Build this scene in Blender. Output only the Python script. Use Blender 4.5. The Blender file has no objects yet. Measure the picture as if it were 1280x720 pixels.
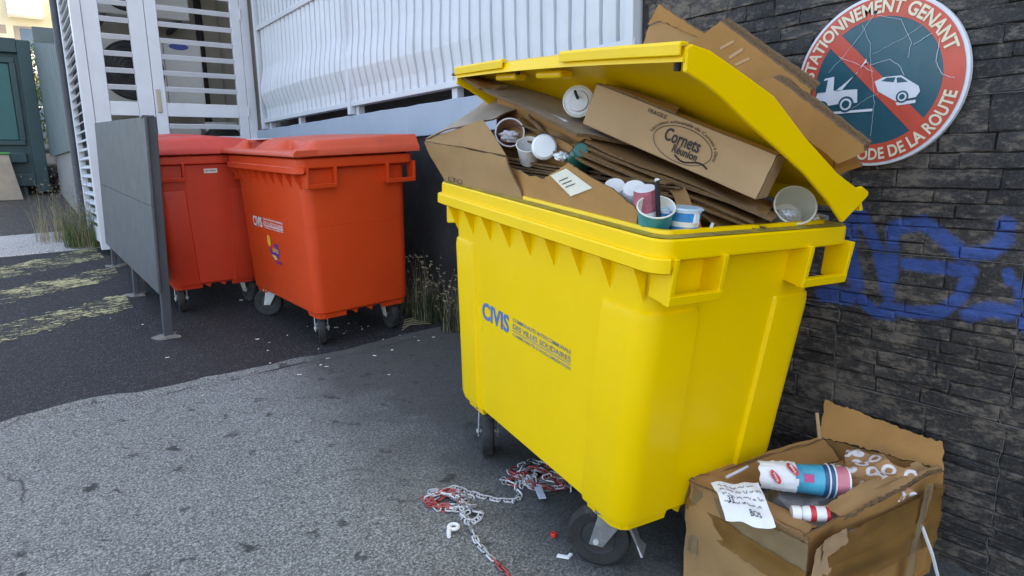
import bpy, bmesh, math, random
from mathutils import Vector, Matrix, noise as mnoise
R = math.radians
random.seed(7)
scene = bpy.context.scene
col = scene.collection

# ------------------------------------------------------------------ camera, sky, sun, exposure
cam_d = bpy.data.cameras.new('camera'); cam = bpy.data.objects.new('camera', cam_d); col.objects.link(cam)
rt = Vector((0.79777873, -0.6026494, -0.01904719)); up = Vector((0.12685792, 0.13688225, 0.98243082)); fw = Vector((0.58945412, 0.7861787, -0.1856526))
cam.matrix_world = Matrix(((rt.x, up.x, -fw.x, 0), (rt.y, up.y, -fw.y, 0), (rt.z, up.z, -fw.z, 1.3512), (0, 0, 0, 1)))
cam_d.sensor_width = 36; cam_d.lens = 829.85 / 1280 * 36; cam_d.clip_start = .02; cam_d.clip_end = 500
scene.camera = cam
SUN = Vector((.80, -.42, 0)).normalized(); EL = R(54)
to_sun = Vector((SUN.x * math.cos(EL), SUN.y * math.cos(EL), math.sin(EL)))
world = bpy.data.worlds.new('World'); scene.world = world; world.use_nodes = True
wn = world.node_tree; wn.nodes.clear()
sky = wn.nodes.new('ShaderNodeTexSky'); sky.sky_type = 'NISHITA'; sky.sun_disc = False
sky.sun_elevation = EL; sky.sun_rotation = math.atan2(SUN.x, SUN.y); sky.dust_density = 2.5; sky.ozone_density = .6; sky.air_density = .8
bg = wn.nodes.new('ShaderNodeBackground'); bg.inputs[1].default_value = .15
wo = wn.nodes.new('ShaderNodeOutputWorld'); wn.links.new(sky.outputs[0], bg.inputs[0]); wn.links.new(bg.outputs[0], wo.inputs[0])
sl = bpy.data.lights.new('sun', 'SUN'); sl.energy = 4.0; sl.angle = R(.5); sl.color = (1, .95, .87)
so = bpy.data.objects.new('sun', sl); col.objects.link(so); so.rotation_euler = (-to_sun).to_track_quat('-Z', 'Y').to_euler(); so.location = (5, -5, 20)
vs = scene.view_settings
vs.view_transform = 'Standard'; vs.look = 'None'; vs.gamma = 1; vs.use_curve_mapping = False
vs.exposure = 2.6
try:
    vs.use_white_balance = True; vs.white_balance_temperature = 7900; vs.white_balance_tint = 9
except Exception: pass

# ------------------------------------------------------------------ ground heights
YO, YU, YL, YN = Vector((1.16866, 1.10017, .10067)), Vector((.12418834, .98773129, .09467927)), Vector((-.99225295, .12329722, .01522748)), Vector((.00336697, -.09583686, .99539136))
OO, OU, OL, ON = Vector((1.29425, 3.61753, .28289)), Vector((-.03556706, .99853515, .04077428)), Vector((-.99858511, -.03389571, -.04097386)), Vector((-.03953176, -.04217391, .9983279))
CY = YO + YU * .63 - YL * .38; CO = OO + OU * .63 - OL * .38
def gz(x, y):
    xx = max(-8, min(8, x)); yy = max(-8, min(30, y))
    b = .0189 * xx + .0714 * yy
    zy = YO.z - (YN.x * (x - YO.x) + YN.y * (y - YO.y)) / YN.z
    zo = OO.z - (ON.x * (x - OO.x) + ON.y * (y - OO.y)) / ON.z
    wy = math.exp(-(math.hypot(x - CY.x, y - CY.y) / 1.25) ** 4); wo_ = math.exp(-(math.hypot(x - CO.x, y - CO.y) / 1.25) ** 4)
    wb = max(0, 1 - wy - wo_); s = wy + wo_ + wb
    return (wy * zy + wo_ * zo + wb * b) / s
def frame(o, u, l, n): return Matrix(((u.x, l.x, n.x, o.x), (u.y, l.y, n.y, o.y), (u.z, l.z, n.z, o.z), (0, 0, 0, 1)))
MY = frame(YO, YU, YL, YN); MO = frame(OO, OU, OL, ON)

# ------------------------------------------------------------------ materials
mats = {}
def nt_new(name):
    m = bpy.data.materials.new(name); m.use_nodes = True; nt = m.node_tree
    return m, nt, nt.nodes['Principled BSDF']
def nd(nt, t, **kw):
    n = nt.nodes.new(t)
    for k, v in kw.items(): setattr(n, k, v)
    return n
def noise(nt, vec, scale, detail=4, rough=.6):
    n = nd(nt, 'ShaderNodeTexNoise'); n.inputs['Scale'].default_value = scale; n.inputs['Detail'].default_value = detail; n.inputs['Roughness'].default_value = rough
    nt.links.new(vec, n.inputs['Vector']); return n.outputs['Fac']
def ramp(nt, fac, a, b, ca=(0, 0, 0), cb=(1, 1, 1)):
    r = nd(nt, 'ShaderNodeValToRGB'); e = r.color_ramp.elements
    e[0].position = a; e[1].position = b; e[0].color = (*ca, 1); e[1].color = (*cb, 1)
    nt.links.new(fac, r.inputs[0]); return r.outputs[0]
def mix(nt, f, a, b, mode='MIX'):
    m = nd(nt, 'ShaderNodeMix', data_type='RGBA', blend_type=mode)
    for s, v in ((m.inputs[0], f), (m.inputs[6], a), (m.inputs[7], b)):
        if isinstance(v, bpy.types.NodeSocket): nt.links.new(v, s)
        elif isinstance(v, (int, float)): s.default_value = v
        else: s.default_value = (*v, 1)
    return m.outputs[2]
def math_(nt, op, a, b=None, clamp=False):
    m = nd(nt, 'ShaderNodeMath', operation=op, use_clamp=clamp)
    for i, v in enumerate((a, b)):
        if v is None: continue
        if isinstance(v, bpy.types.NodeSocket): nt.links.new(v, m.inputs[i])
        else: m.inputs[i].default_value = v
    return m.outputs[0]
def bump(nt, p, h, strength, dist=.01):
    b = nd(nt, 'ShaderNodeBump'); b.inputs['Strength'].default_value = strength; b.inputs['Distance'].default_value = dist
    nt.links.new(h, b.inputs['Height']); nt.links.new(b.outputs[0], p.inputs['Normal'])
def c_(c, k): return tuple(max(0, min(1, v * k)) for v in c)
def mat(name, c, rough=.6, var=.15, scale=6, bmp=0, bscale=60, metal=0, dirt=None, world_=False, spec=.5, rnd=0, bdist=.004):
    if name in mats: return mats[name]
    m, nt, p = nt_new(name)
    if world_: vec = nd(nt, 'ShaderNodeNewGeometry').outputs['Position']
    else: vec = nd(nt, 'ShaderNodeTexCoord').outputs['Object']
    f = noise(nt, vec, scale, 5)
    f = ramp(nt, f, .3, .7)
    cc = mix(nt, f, c_(c, 1 - var), c_(c, 1 + var))
    if rnd:
        oi = nd(nt, 'ShaderNodeObjectInfo').outputs['Random']
        k = math_(nt, 'MULTIPLY_ADD', oi, 2 * rnd); k.node.inputs[2].default_value = 1 - rnd
        cb = nd(nt, 'ShaderNodeCombineXYZ')
        for i in range(3): nt.links.new(k, cb.inputs[i])
        cc = mix(nt, 1.0, cc, cb.outputs[0], 'MULTIPLY')
    if dirt:
        dc, thr, ds, amt = dirt
        df = ramp(nt, noise(nt, vec, ds, 8, .7), thr, thr + .12)
        df = math_(nt, 'MULTIPLY', df, amt)
        cc = mix(nt, df, cc, dc)
    nt.links.new(cc, p.inputs['Base Color'])
    p.inputs['Roughness'].default_value = rough; p.inputs['Metallic'].default_value = metal; p.inputs['Specular IOR Level'].default_value = spec
    if rough < .9:
        rr = math_(nt, 'MULTIPLY_ADD', noise(nt, vec, scale * 3, 3), .25); rr.node.inputs[2].default_value = rough - .12
        nt.links.new(rr, p.inputs['Roughness'])
    if bmp: bump(nt, p, noise(nt, vec, bscale, 4), bmp, bdist)
    mats[name] = m; return m

DK = (.02, .018, .016)
YEL = mat('yellow_plastic', (.87, .560, .003), .40, .03, 3, .05, 160, dirt=((.42, .30, .03), .64, 6, .30), spec=.35)
ORG = mat('orange_plastic', (.64, .055, .010), .42, .06, 3, .06, 160, dirt=((.26, .05, .03), .62, 6, .35), spec=.35)
RED = mat('red_plastic', (.56, .038, .013), .42, .07, 3, .06, 160, dirt=((.22, .05, .03), .60, 6, .4))
REDLID = mat('faded_red_plastic', (.52, .040, .028), .5, .12, 4, .08, 120, dirt=((.55, .2, .15), .6, 4, .4))
ORGLID = mat('faded_orange_plastic', (.56, .066, .022), .5, .10, 4, .08, 120, dirt=((.3, .08, .05), .6, 7, .4))
RUB = mat('black_rubber', (.018, .018, .019), .75, .3, 20, .2, 90, dirt=((.10, .09, .08), .55, 14, .5))
STEEL = mat('zinc_steel', (.34, .35, .36), .45, .25, 18, .1, 80, .7, dirt=((.12, .07, .04), .6, 15, .6))
STEELW = mat('pale_castor_steel', (.52, .53, .54), .5, .15, 18, 0, 80, .2, dirt=((.15, .12, .10), .62, 15, .6))
CARD = mat('cardboard', (.33, .188, .076), .85, .10, 7, .12, 90, dirt=((.22, .13, .065), .58, 4, .5), rnd=.12)
CARD2 = mat('brown_cardboard', (.335, .168, .048), .85, .10, 7, .12, 90, dirt=((.22, .12, .05), .58, 4, .5), rnd=.10)
CARD3 = mat('pale_cardboard', (.42, .27, .145), .85, .08, 7, .10, 90, dirt=((.32, .21, .12), .6, 4, .4), rnd=.06)
CARDE = mat('corrugated_edge', (.15, .088, .042), .95, .35, 160, .6, 220)
CARDG = mat('weathered_cardboard', (.33, .265, .20), .9, .12, 9, .15, 60, dirt=((.2, .15, .1), .55, 6, .5))
TAPE = mat('brown_packing_tape', (.27, .135, .036), .2, .25, 10, .25, 30, dirt=((.30, .18, .07), .56, 14, .35))
TAPEC = mat('clear_packing_tape', (.32, .235, .13), .16, .2, 14, .35, 40)
for m_, al in ((TAPE, .66), (TAPEC, .42)): m_.node_tree.nodes['Principled BSDF'].inputs['Alpha'].default_value = al
WHITEP = mat('white_paper', (.74, .75, .76), .7, .05, 10, .1, 40, dirt=((.5, .45, .38), .62, 12, .4))
WHITEPL = mat('white_plastic', (.76, .77, .78), .35, .04, 12, 0)
INK = mat('black_ink', (.015, .015, .018), .7, .2, 20)
INKB = mat('dark_print_ink', (.035, .030, .03), .75, .25, 30)
def ground_vec(nt): return nd(nt, 'ShaderNodeNewGeometry').outputs['Position']

def concrete_mat(name, c, dark_amt=1.0):
    m, nt, p = nt_new(name); v = ground_vec(nt)
    big = noise(nt, v, 1.1, 6); fine = noise(nt, v, 130, 3, .7); med = noise(nt, v, 14, 5, .7)
    cc = mix(nt, ramp(nt, big, .35, .7), c_(c, .72), c_(c, 1.12))
    cc = mix(nt, math_(nt, 'MULTIPLY', ramp(nt, med, .4, .65), .45), cc, c_(c, .62))
    cc = mix(nt, math_(nt, 'MULTIPLY', ramp(nt, fine, .47, .60), .85), cc, c_(c, 2.3))
    cc = mix(nt, math_(nt, 'MULTIPLY', ramp(nt, noise(nt, v, 95, 3, .7), .52, .63), .85), cc, c_(c, .30))
    # gum and oil spots
    for sc, t0, t1, seed, amt in ((5.5, .13, .21, 0, .85), (2.6, .06, .12, 5, .8), (11, .14, .24, 9, .7), (1.3, .05, .14, 3, .55)):
        mp = nd(nt, 'ShaderNodeMapping'); mp.inputs['Location'].default_value = (seed, seed * 2.3, 0); mp.inputs['Scale'].default_value = (1, 1, 0); nt.links.new(v, mp.inputs[0])
        wob = nd(nt, 'ShaderNodeVectorMath', operation='MULTIPLY_ADD'); nn = nd(nt, 'ShaderNodeTexNoise'); nn.inputs['Scale'].default_value = 22
        nt.links.new(v, nn.inputs['Vector']); nt.links.new(nn.outputs['Color'], wob.inputs[0]); wob.inputs[1].default_value = (.12, .12, 0); nt.links.new(mp.outputs[0], wob.inputs[2])
        vo = nd(nt, 'ShaderNodeTexVoronoi'); vo.inputs['Scale'].default_value = sc; nt.links.new(wob.outputs[0], vo.inputs['Vector'])
        sp = ramp(nt, vo.outputs['Distance'], t0, t1, (1, 1, 1), (0, 0, 0))
        sep = nd(nt, 'ShaderNodeSeparateColor'); nt.links.new(vo.outputs['Color'], sep.inputs[0])
        keep = math_(nt, 'GREATER_THAN', sep.outputs[0], .55)
        cc = mix(nt, math_(nt, 'MULTIPLY', math_(nt, 'MULTIPLY', sp, keep), amt * dark_amt), cc, c_(c, .14))
    # cracks
    wv = nd(nt, 'ShaderNodeVectorMath', operation='MULTIPLY_ADD'); n2 = nd(nt, 'ShaderNodeTexNoise'); n2.inputs['Scale'].default_value = 5; n2.inputs['Detail'].default_value = 6
    nt.links.new(v, n2.inputs['Vector']); nt.links.new(n2.outputs['Color'], wv.inputs[0]); wv.inputs[1].default_value = (.35, .35, 0); nt.links.new(v, wv.inputs[2])
    vc = nd(nt, 'ShaderNodeTexVoronoi', feature='DISTANCE_TO_EDGE'); vc.inputs['Scale'].default_value = .75; nt.links.new(wv.outputs[0], vc.inputs['Vector'])
    cr = math_(nt, 'MULTIPLY', ramp(nt, vc.outputs['Distance'], .003, .009, (1, 1, 1), (0, 0, 0)), ramp(nt, noise(nt, v, 1.7, 2), .60, .68))
    vc2 = nd(nt, 'ShaderNodeTexVoronoi', feature='DISTANCE_TO_EDGE'); vc2.inputs['Scale'].default_value = 2.6; nt.links.new(wv.outputs[0], vc2.inputs['Vector'])
    cr2 = math_(nt, 'MULTIPLY', ramp(nt, vc2.outputs['Distance'], .003, .014, (1, 1, 1), (0, 0, 0)), ramp(nt, noise(nt, v, 2.6, 3), .52, .60))
    cc = mix(nt, math_(nt, 'MULTIPLY', cr2, .5), cc, c_(c, .3))
    cc = mix(nt, math_(nt, 'MULTIPLY', cr, .75), cc, c_(c, .25))
    # concrete gets darker towards the wall, with an uneven edge
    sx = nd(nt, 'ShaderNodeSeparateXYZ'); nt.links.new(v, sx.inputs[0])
    wallward = math_(nt, 'ADD', sx.outputs[0], math_(nt, 'MULTIPLY', math_(nt, 'SUBTRACT', noise(nt, v, 2.2, 6), .5), 1.1))
    wall_f = ramp(nt, math_(nt, 'MULTIPLY', wallward, .5), .42, .68)
    cc = mix(nt, math_(nt, 'MULTIPLY', wall_f, .80 * dark_amt), cc, c_(c, .27))
    nt.links.new(cc, p.inputs['Base Color']); p.inputs['Roughness'].default_value = .88; p.inputs['Specular IOR Level'].default_value = .3
    h = math_(nt, 'ADD', math_(nt, 'MULTIPLY', fine, .5), math_(nt, 'SUBTRACT', med, cr))
    bump(nt, p, h, .30, .006); return m
def asphalt_mat(name, c):
    m, nt, p = nt_new(name); v = ground_vec(nt)
    vo = nd(nt, 'ShaderNodeTexVoronoi'); vo.inputs['Scale'].default_value = 110; nt.links.new(v, vo.inputs['Vector'])
    sep = nd(nt, 'ShaderNodeSeparateColor'); nt.links.new(vo.outputs['Color'], sep.inputs[0])
    cc = mix(nt, ramp(nt, noise(nt, v, 1.3, 6), .3, .7), c_(c, .7), c_(c, 1.25))
    cc = mix(nt, ramp(nt, sep.outputs[0], .55, .95), c_(c, .45), cc)
    cc = mix(nt, ramp(nt, sep.outputs[1], .78, .98), cc, c_(c, 3.2))
    nt.links.new(cc, p.inputs['Base Color']); p.inputs['Roughness'].default_value = .8
    h = math_(nt, 'ADD', vo.outputs['Distance'], math_(nt, 'MULTIPLY', noise(nt, v, 20, 4), 1.2))
    bump(nt, p, h, .8, .008); return m
CONC = concrete_mat('old_concrete', (.152, .160, .154))
CONC2 = concrete_mat('pale_concrete', (.30, .30, .29), .4)
ASPH = asphalt_mat('asphalt', (.017, .017, .020))
ASPH2 = asphalt_mat('old_asphalt', (.060, .055, .05))

# ------------------------------------------------------------------ mesh helpers
class MB:
    def __init__(s): s.v = []; s.f = []; s.m = []
    def add(s, vs_, fs, mi=0):
        o = len(s.v); s.v += [Vector(x) for x in vs_]; s.f += [tuple(i + o for i in f) for f in fs]; s.m += [mi] * len(fs); return s
    def box(s, a, b, mi=0, mx=None):
        (x0, y0, z0), (x1, y1, z1) = a, b
        vs_ = [Vector(p) for p in ((x0, y0, z0), (x1, y0, z0), (x1, y1, z0), (x0, y1, z0), (x0, y0, z1), (x1, y0, z1), (x1, y1, z1), (x0, y1, z1))]
        if mx: vs_ = [mx @ p for p in vs_]
        return s.add(vs_, [(0, 3, 2, 1), (4, 5, 6, 7), (0, 1, 5, 4), (1, 2, 6, 5), (2, 3, 7, 6), (3, 0, 4, 7)], mi)
    def loft(s, loops, cap0=True, cap1=True, mi=0, closed=True):
        n = len(loops[0]); o = len(s.v)
        for l in loops: s.v += [Vector(p) for p in l]
        for i in range(len(loops) - 1):
            for j in range(n if closed else n - 1):
                k = (j + 1) % n
                s.f.append((o + i * n + j, o + i * n + k, o + (i + 1) * n + k, o + (i + 1) * n + j)); s.m.append(mi)
        if cap0: s.f.append(tuple(o + j for j in reversed(range(n)))); s.m.append(mi)
        if cap1: s.f.append(tuple(o + (len(loops) - 1) * n + j for j in range(n))); s.m.append(mi)
        return s
    def tube(s, pts, r, seg=8, mi=0, cap=True):
        pts = [Vector(p) for p in pts]; rs = r if isinstance(r, (list, tuple)) else [r] * len(pts); loops = []
        for i, p in enumerate(pts):
            t = (pts[min(i + 1, len(pts) - 1)] - pts[max(i - 1, 0)]).normalized()
            a = t.orthogonal().normalized() if i == 0 else (pa - t * pa.dot(t)).normalized()
            pa = a; b = t.cross(a)
            loops.append([p + (a * math.cos(q) + b * math.sin(q)) * rs[i] for q in [2 * math.pi * k / seg for k in range(seg)]])
        return s.loft(loops, cap, cap, mi)
    def lathe(s, prof, mx, seg=24, mis=None, mi=0):   # prof: (radius, height)
        o = len(s.v); n = len(prof)
        for r, h in prof:
            for k in range(seg):
                a = 2 * math.pi * k / seg; s.v.append(mx @ Vector((r * math.cos(a), r * math.sin(a), h)))
        for i in range(n - 1):
            for k in range(seg):
                k2 = (k + 1) % seg
                s.f.append((o + i * seg + k, o + i * seg + k2, o + (i + 1) * seg + k2, o + (i + 1) * seg + k)); s.m.append(mis[i] if mis else mi)
        return s
    def poly(s, pts, nrm, th, mi=0):   # extruded polygon
        pts = [Vector(p) for p in pts]; d = Vector(nrm) * th; n = len(pts)
        return s.add(pts + [p + d for p in pts], [tuple(range(n - 1, -1, -1)), tuple(range(n, 2 * n))] + [(i, (i + 1) % n, n + (i + 1) % n, n + i) for i in range(n)], mi)
    def build(s, name, m, parent=None, mw=None, bevel=0, smooth=None, seg=2):
        me = bpy.data.meshes.new(name); me.from_pydata(s.v, [], s.f); me.validate(clean_customdata=False)
        ms = m if isinstance(m, (list, tuple)) else [m]
        for x in ms: me.materials.append(x)
        if len(ms) > 1 and len(me.polygons) == len(s.m): me.polygons.foreach_set('material_index', s.m)
        bm = bmesh.new(); bm.from_mesh(me); bmesh.ops.recalc_face_normals(bm, faces=bm.faces); bm.to_mesh(me); bm.free()
        o = bpy.data.objects.new(name, me); col.objects.link(o)
        if parent is not None: o.parent = parent
        if mw is not None: o.matrix_world = mw
        if bevel:
            b = o.modifiers.new('bevel', 'BEVEL'); b.width = bevel; b.segments = seg; b.limit_method = 'ANGLE'; b.angle_limit = R(40); b.harden_normals = False
        if smooth:
            me.polygons.foreach_set('use_smooth', [True] * len(me.polygons)); me.set_sharp_from_angle(angle=R(smooth))
        return o
def tag(o, label, cat, group=None):
    o['label'] = label; o['category'] = cat
    if group: o['group'] = group
    return o
def struct(o): o['kind'] = 'structure'; return o
def empty(name, label, cat, loc=(0, 0, 0), mw=None, group=None):
    o = bpy.data.objects.new(name, None); col.objects.link(o); o.empty_display_size = .1
    if mw is not None: o.matrix_world = mw
    else: o.location = loc
    return tag(o, label, cat, group)
def share(src, name, parent=None, mw=None, loc=None, rot=None, scale=None):
    o = bpy.data.objects.new(name, src.data); col.objects.link(o)
    if parent is not None: o.parent = parent
    if mw is not None: o.matrix_world = mw
    if loc is not None: o.location = loc
    if rot is not None: o.rotation_euler = rot
    if scale is not None: o.scale = scale
    for md in src.modifiers:
        if md.type == 'BEVEL':
            b = o.modifiers.new('bevel', 'BEVEL'); b.width = md.width; b.segments = md.segments; b.limit_method = 'ANGLE'; b.angle_limit = md.angle_limit
    return o
def T(x, y, z): return Matrix.Translation((x, y, z))
def axis_mx(p, d, roll=0):    # z axis along d at p
    return T(*p) @ Vector(d).to_track_quat('Z', 'Y').to_matrix().to_4x4() @ Matrix.Rotation(roll, 4, 'Z')

def text2d(s, size=1, bold=0):
    cu = bpy.data.curves.new('t', 'FONT'); cu.body = s; cu.size = size; cu.offset = bold; cu.resolution_u = 3; cu.align_x = 'LEFT'
    ob = bpy.data.objects.new('t', cu); col.objects.link(ob); bpy.context.view_layer.update()
    me = bpy.data.meshes.new_from_object(ob.evaluated_get(bpy.context.evaluated_depsgraph_get()))
    vs_ = [(v.co.x, v.co.y) for v in me.vertices]; fs = [tuple(p.vertices) for p in me.polygons]
    bpy.data.objects.remove(ob); bpy.data.curves.remove(cu); bpy.data.meshes.remove(me)
    return vs_, fs
def text_fit(mb, s, fn, w, h, bold=.012, mi=0):   # text stretched into a w x h box; fn maps (x,y) to a point
    vs_, fs = text2d(s, 1, bold); xs = [v[0] for v in vs_]; ys = [v[1] for v in vs_]
    x0, x1, y0, y1 = min(xs), max(xs), min(ys), max(ys)
    mb.add([fn((x - x0) / (x1 - x0) * w, (y - y0) / (y1 - y0) * h) for x, y in vs_], fs, mi)

def patch(p00, p10, p11, p01, th, nx=10, ny=6, bend=.004, jit=.003, seed=0, mi=0, mie=1, scale=6.0, curl=0):
    """a warped sheet of board between four corners with ragged rims and its own thickness"""
    mb = MB(); P = [Vector(p) for p in (p00, p10, p11, p01)]
    nrm = (P[1] - P[0]).cross(P[3] - P[0]).normalized()
    rnd = random.Random(seed); top, bot = [], []
    for j in range(ny + 1):
        for i in range(nx + 1):
            s, t = i / nx, j / ny
            q = (P[0] * (1 - s) + P[1] * s) * (1 - t) + (P[3] * (1 - s) + P[2] * s) * t
            d = mnoise.noise(Vector((s * 2.2 + seed * 3.1, t * 2.2, seed * 1.7))) * bend * 2 + curl * (4 * s * (1 - s) - .5)
            if i in (0, nx): q += (P[1] - P[0]).normalized() * rnd.uniform(-jit, jit)
            if j in (0, ny): q += (P[3] - P[0]).normalized() * rnd.uniform(-jit, jit)
            q = q + nrm * d; top.append(q + nrm * th / 2); bot.append(q - nrm * th / 2)
    n = len(top); o = len(mb.v); mb.v += top + bot; w = nx + 1
    for j in range(ny):
        for i in range(nx):
            a = j * w + i
            mb.f.append((a, a + 1, a + w + 1, a + w)); mb.m.append(mi)
            mb.f.append((n + a, n + a + w, n + a + w + 1, n + a + 1)); mb.m.append(mi)
    ring = [i for i in range(w)] + [j * w + nx for j in range(1, ny + 1)] + [ny * w + i for i in range(nx - 1, -1, -1)] + [j * w for j in range(ny - 1, 0, -1)]
    for k in range(len(ring)):
        a, b = ring[k], ring[(k + 1) % len(ring)]
        mb.f.append((a, b, n + b, n + a)); mb.m.append(mie)
    return mb

# ------------------------------------------------------------------ ground
def sheet(name, x0, x1, y0, y1, dx, m, dz=0, edge=None):
    nx = max(2, int((x1 - x0) / dx)); ny = max(2, int((y1 - y0) / dx)); mb = MB(); w = nx + 1
    for j in range(ny + 1):
        for i in range(nx + 1):
            x = x0 + (x1 - x0) * i / nx; y = y0 + (y1 - y0) * j / ny; z = gz(x, y) + dz
            if edge: x, y, z = edge(x, y, z, i, j, nx, ny)
            mb.v.append(Vector((x, y, z)))
    for j in range(ny):
        for i in range(nx): a = j * w + i; mb.f.append((a, a + 1, a + w + 1, a + w)); mb.m.append(0)
    o = mb.build(name, m, smooth=60); return struct(o)
sheet('ground', -90, 90, -60, 120, 3.0, ASPH2, -.10)
struct(sheet('asphalt_road', -7, 2.4, 3.2, 7.9, .09, ASPH, 0))
def concedge(x, y, z, i, j, nx, ny):
    e = 3.60 + .035 * math.sin(x * 1.9 + 1) + .05 * max(0, x - 1.3) ** 1 + .05 * mnoise.noise(Vector((x * 3, 0, 0))) + .025 * mnoise.noise(Vector((x * 14, 3, 0)))
    if j == ny: return x, e + .012, z - .06
    if j == ny - 1: return x, e, gz(x, e) + .014 + .006 * mnoise.noise(Vector((x * 9, 7, 0)))
    w_ = max(0, .5 + 1.6 * mnoise.noise(Vector((x * 2.3, 9, 0)))); c0 = e - .07 - .02 * mnoise.noise(Vector((x * 6, 2, 0)))
    if j == ny - 2: return x, c0 + .010 + .020 * w_, gz(x, c0) + .012
    if j == ny - 3: return x, c0, gz(x, c0) + .010 - .030 * min(1, w_)
    if j == ny - 4: return x, c0 - .012 - .018 * w_, gz(x, c0) + .010
    y = -6 + (e + 6 - .16) * j / (ny - 5)
    return x, y, gz(x, y) + .003 + (.012 * math.exp(-((y - e) / .12) ** 2)) + .002 * mnoise.noise(Vector((x * 5, y * 5, 0)))
sheet('concrete_pavement', -7, 2.4, -6, 3.62, .08, CONC, 0, concedge)
def slabedge(x, y, z, i, j, nx, ny):
    d = .0 if 0 < j < ny else -.06
    return x, y + (.05 * mnoise.noise(Vector((x * 2, y, 0)))), z + d
sheet('concrete_slab', -7, .9, 7.82, 9.3, .12, CONC2, .012, slabedge)
sheet('rear_asphalt', -8, 8, 7.6, 16, .3, ASPH2, -.006)

# worn yellow hatch paint
def paint_mat():
    m, nt, p = nt_new('worn_yellow_paint'); v = ground_vec(nt)
    n1 = noise(nt, v, 2.6, 5, .6); n2 = noise(nt, v, 38, 6, .85)
    mp = nd(nt, 'ShaderNodeMapping'); mp.inputs['Rotation'].default_value = (0, 0, R(-33)); mp.inputs['Scale'].default_value = (5, 26, 5); nt.links.new(v, mp.inputs[0])
    n3 = noise(nt, mp.outputs[0], 1.6, 5, .7)
    f = math_(nt, 'ADD', math_(nt, 'MULTIPLY', n1, .7), math_(nt, 'ADD', math_(nt, 'MULTIPLY', n2, 1.0), math_(nt, 'MULTIPLY', n3, .9)))
    a = ramp(nt, f, .735, .785)
    f.node.use_clamp = False
    sc = math_(nt, 'MULTIPLY', f, 1 / 1.78); nt.links.new(sc, a.node.inputs[0])
    nt.links.new(a, p.inputs['Alpha']); p.inputs['Base Color'].default_value = (.40, .375, .20, 1); p.inputs['Roughness'].default_value = .8
    return m
PAINT = paint_mat()
for (xa, ya, xb, yb, w0, w1) in ((-2.6, 5.75, .66, 7.60, .66, .56), (-2.6, 4.85, .68, 6.62, .52, .48), (-2.6, 4.0, .62, 5.54, .42, .40)):
    mb = MB(); n = 260
    for k in range(n + 1):
        t = k / n; x = xa + (xb - xa) * t; y = ya + (yb - ya) * (t ** 1.15); w = w0 + (w1 - w0) * t
        for q_, s in enumerate((-.5, -.17, .17, .5)):
            e_ = (.10 * mnoise.noise(Vector((x * 5, q_, ya))) + .07 * mnoise.noise(Vector((x * 21, q_, ya)))) if q_ in (0, 3) else 0
            mb.v.append(Vector((x, y + s * w + e_, gz(x, y + s * w + e_) + .005)))
    for k in range(n):
        for q in range(3): a = k * 4 + q; mb.f.append((a, a + 1, a + 5, a + 4)); mb.m.append(0)
    struct(mb.build('road_marking', PAINT))

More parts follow.
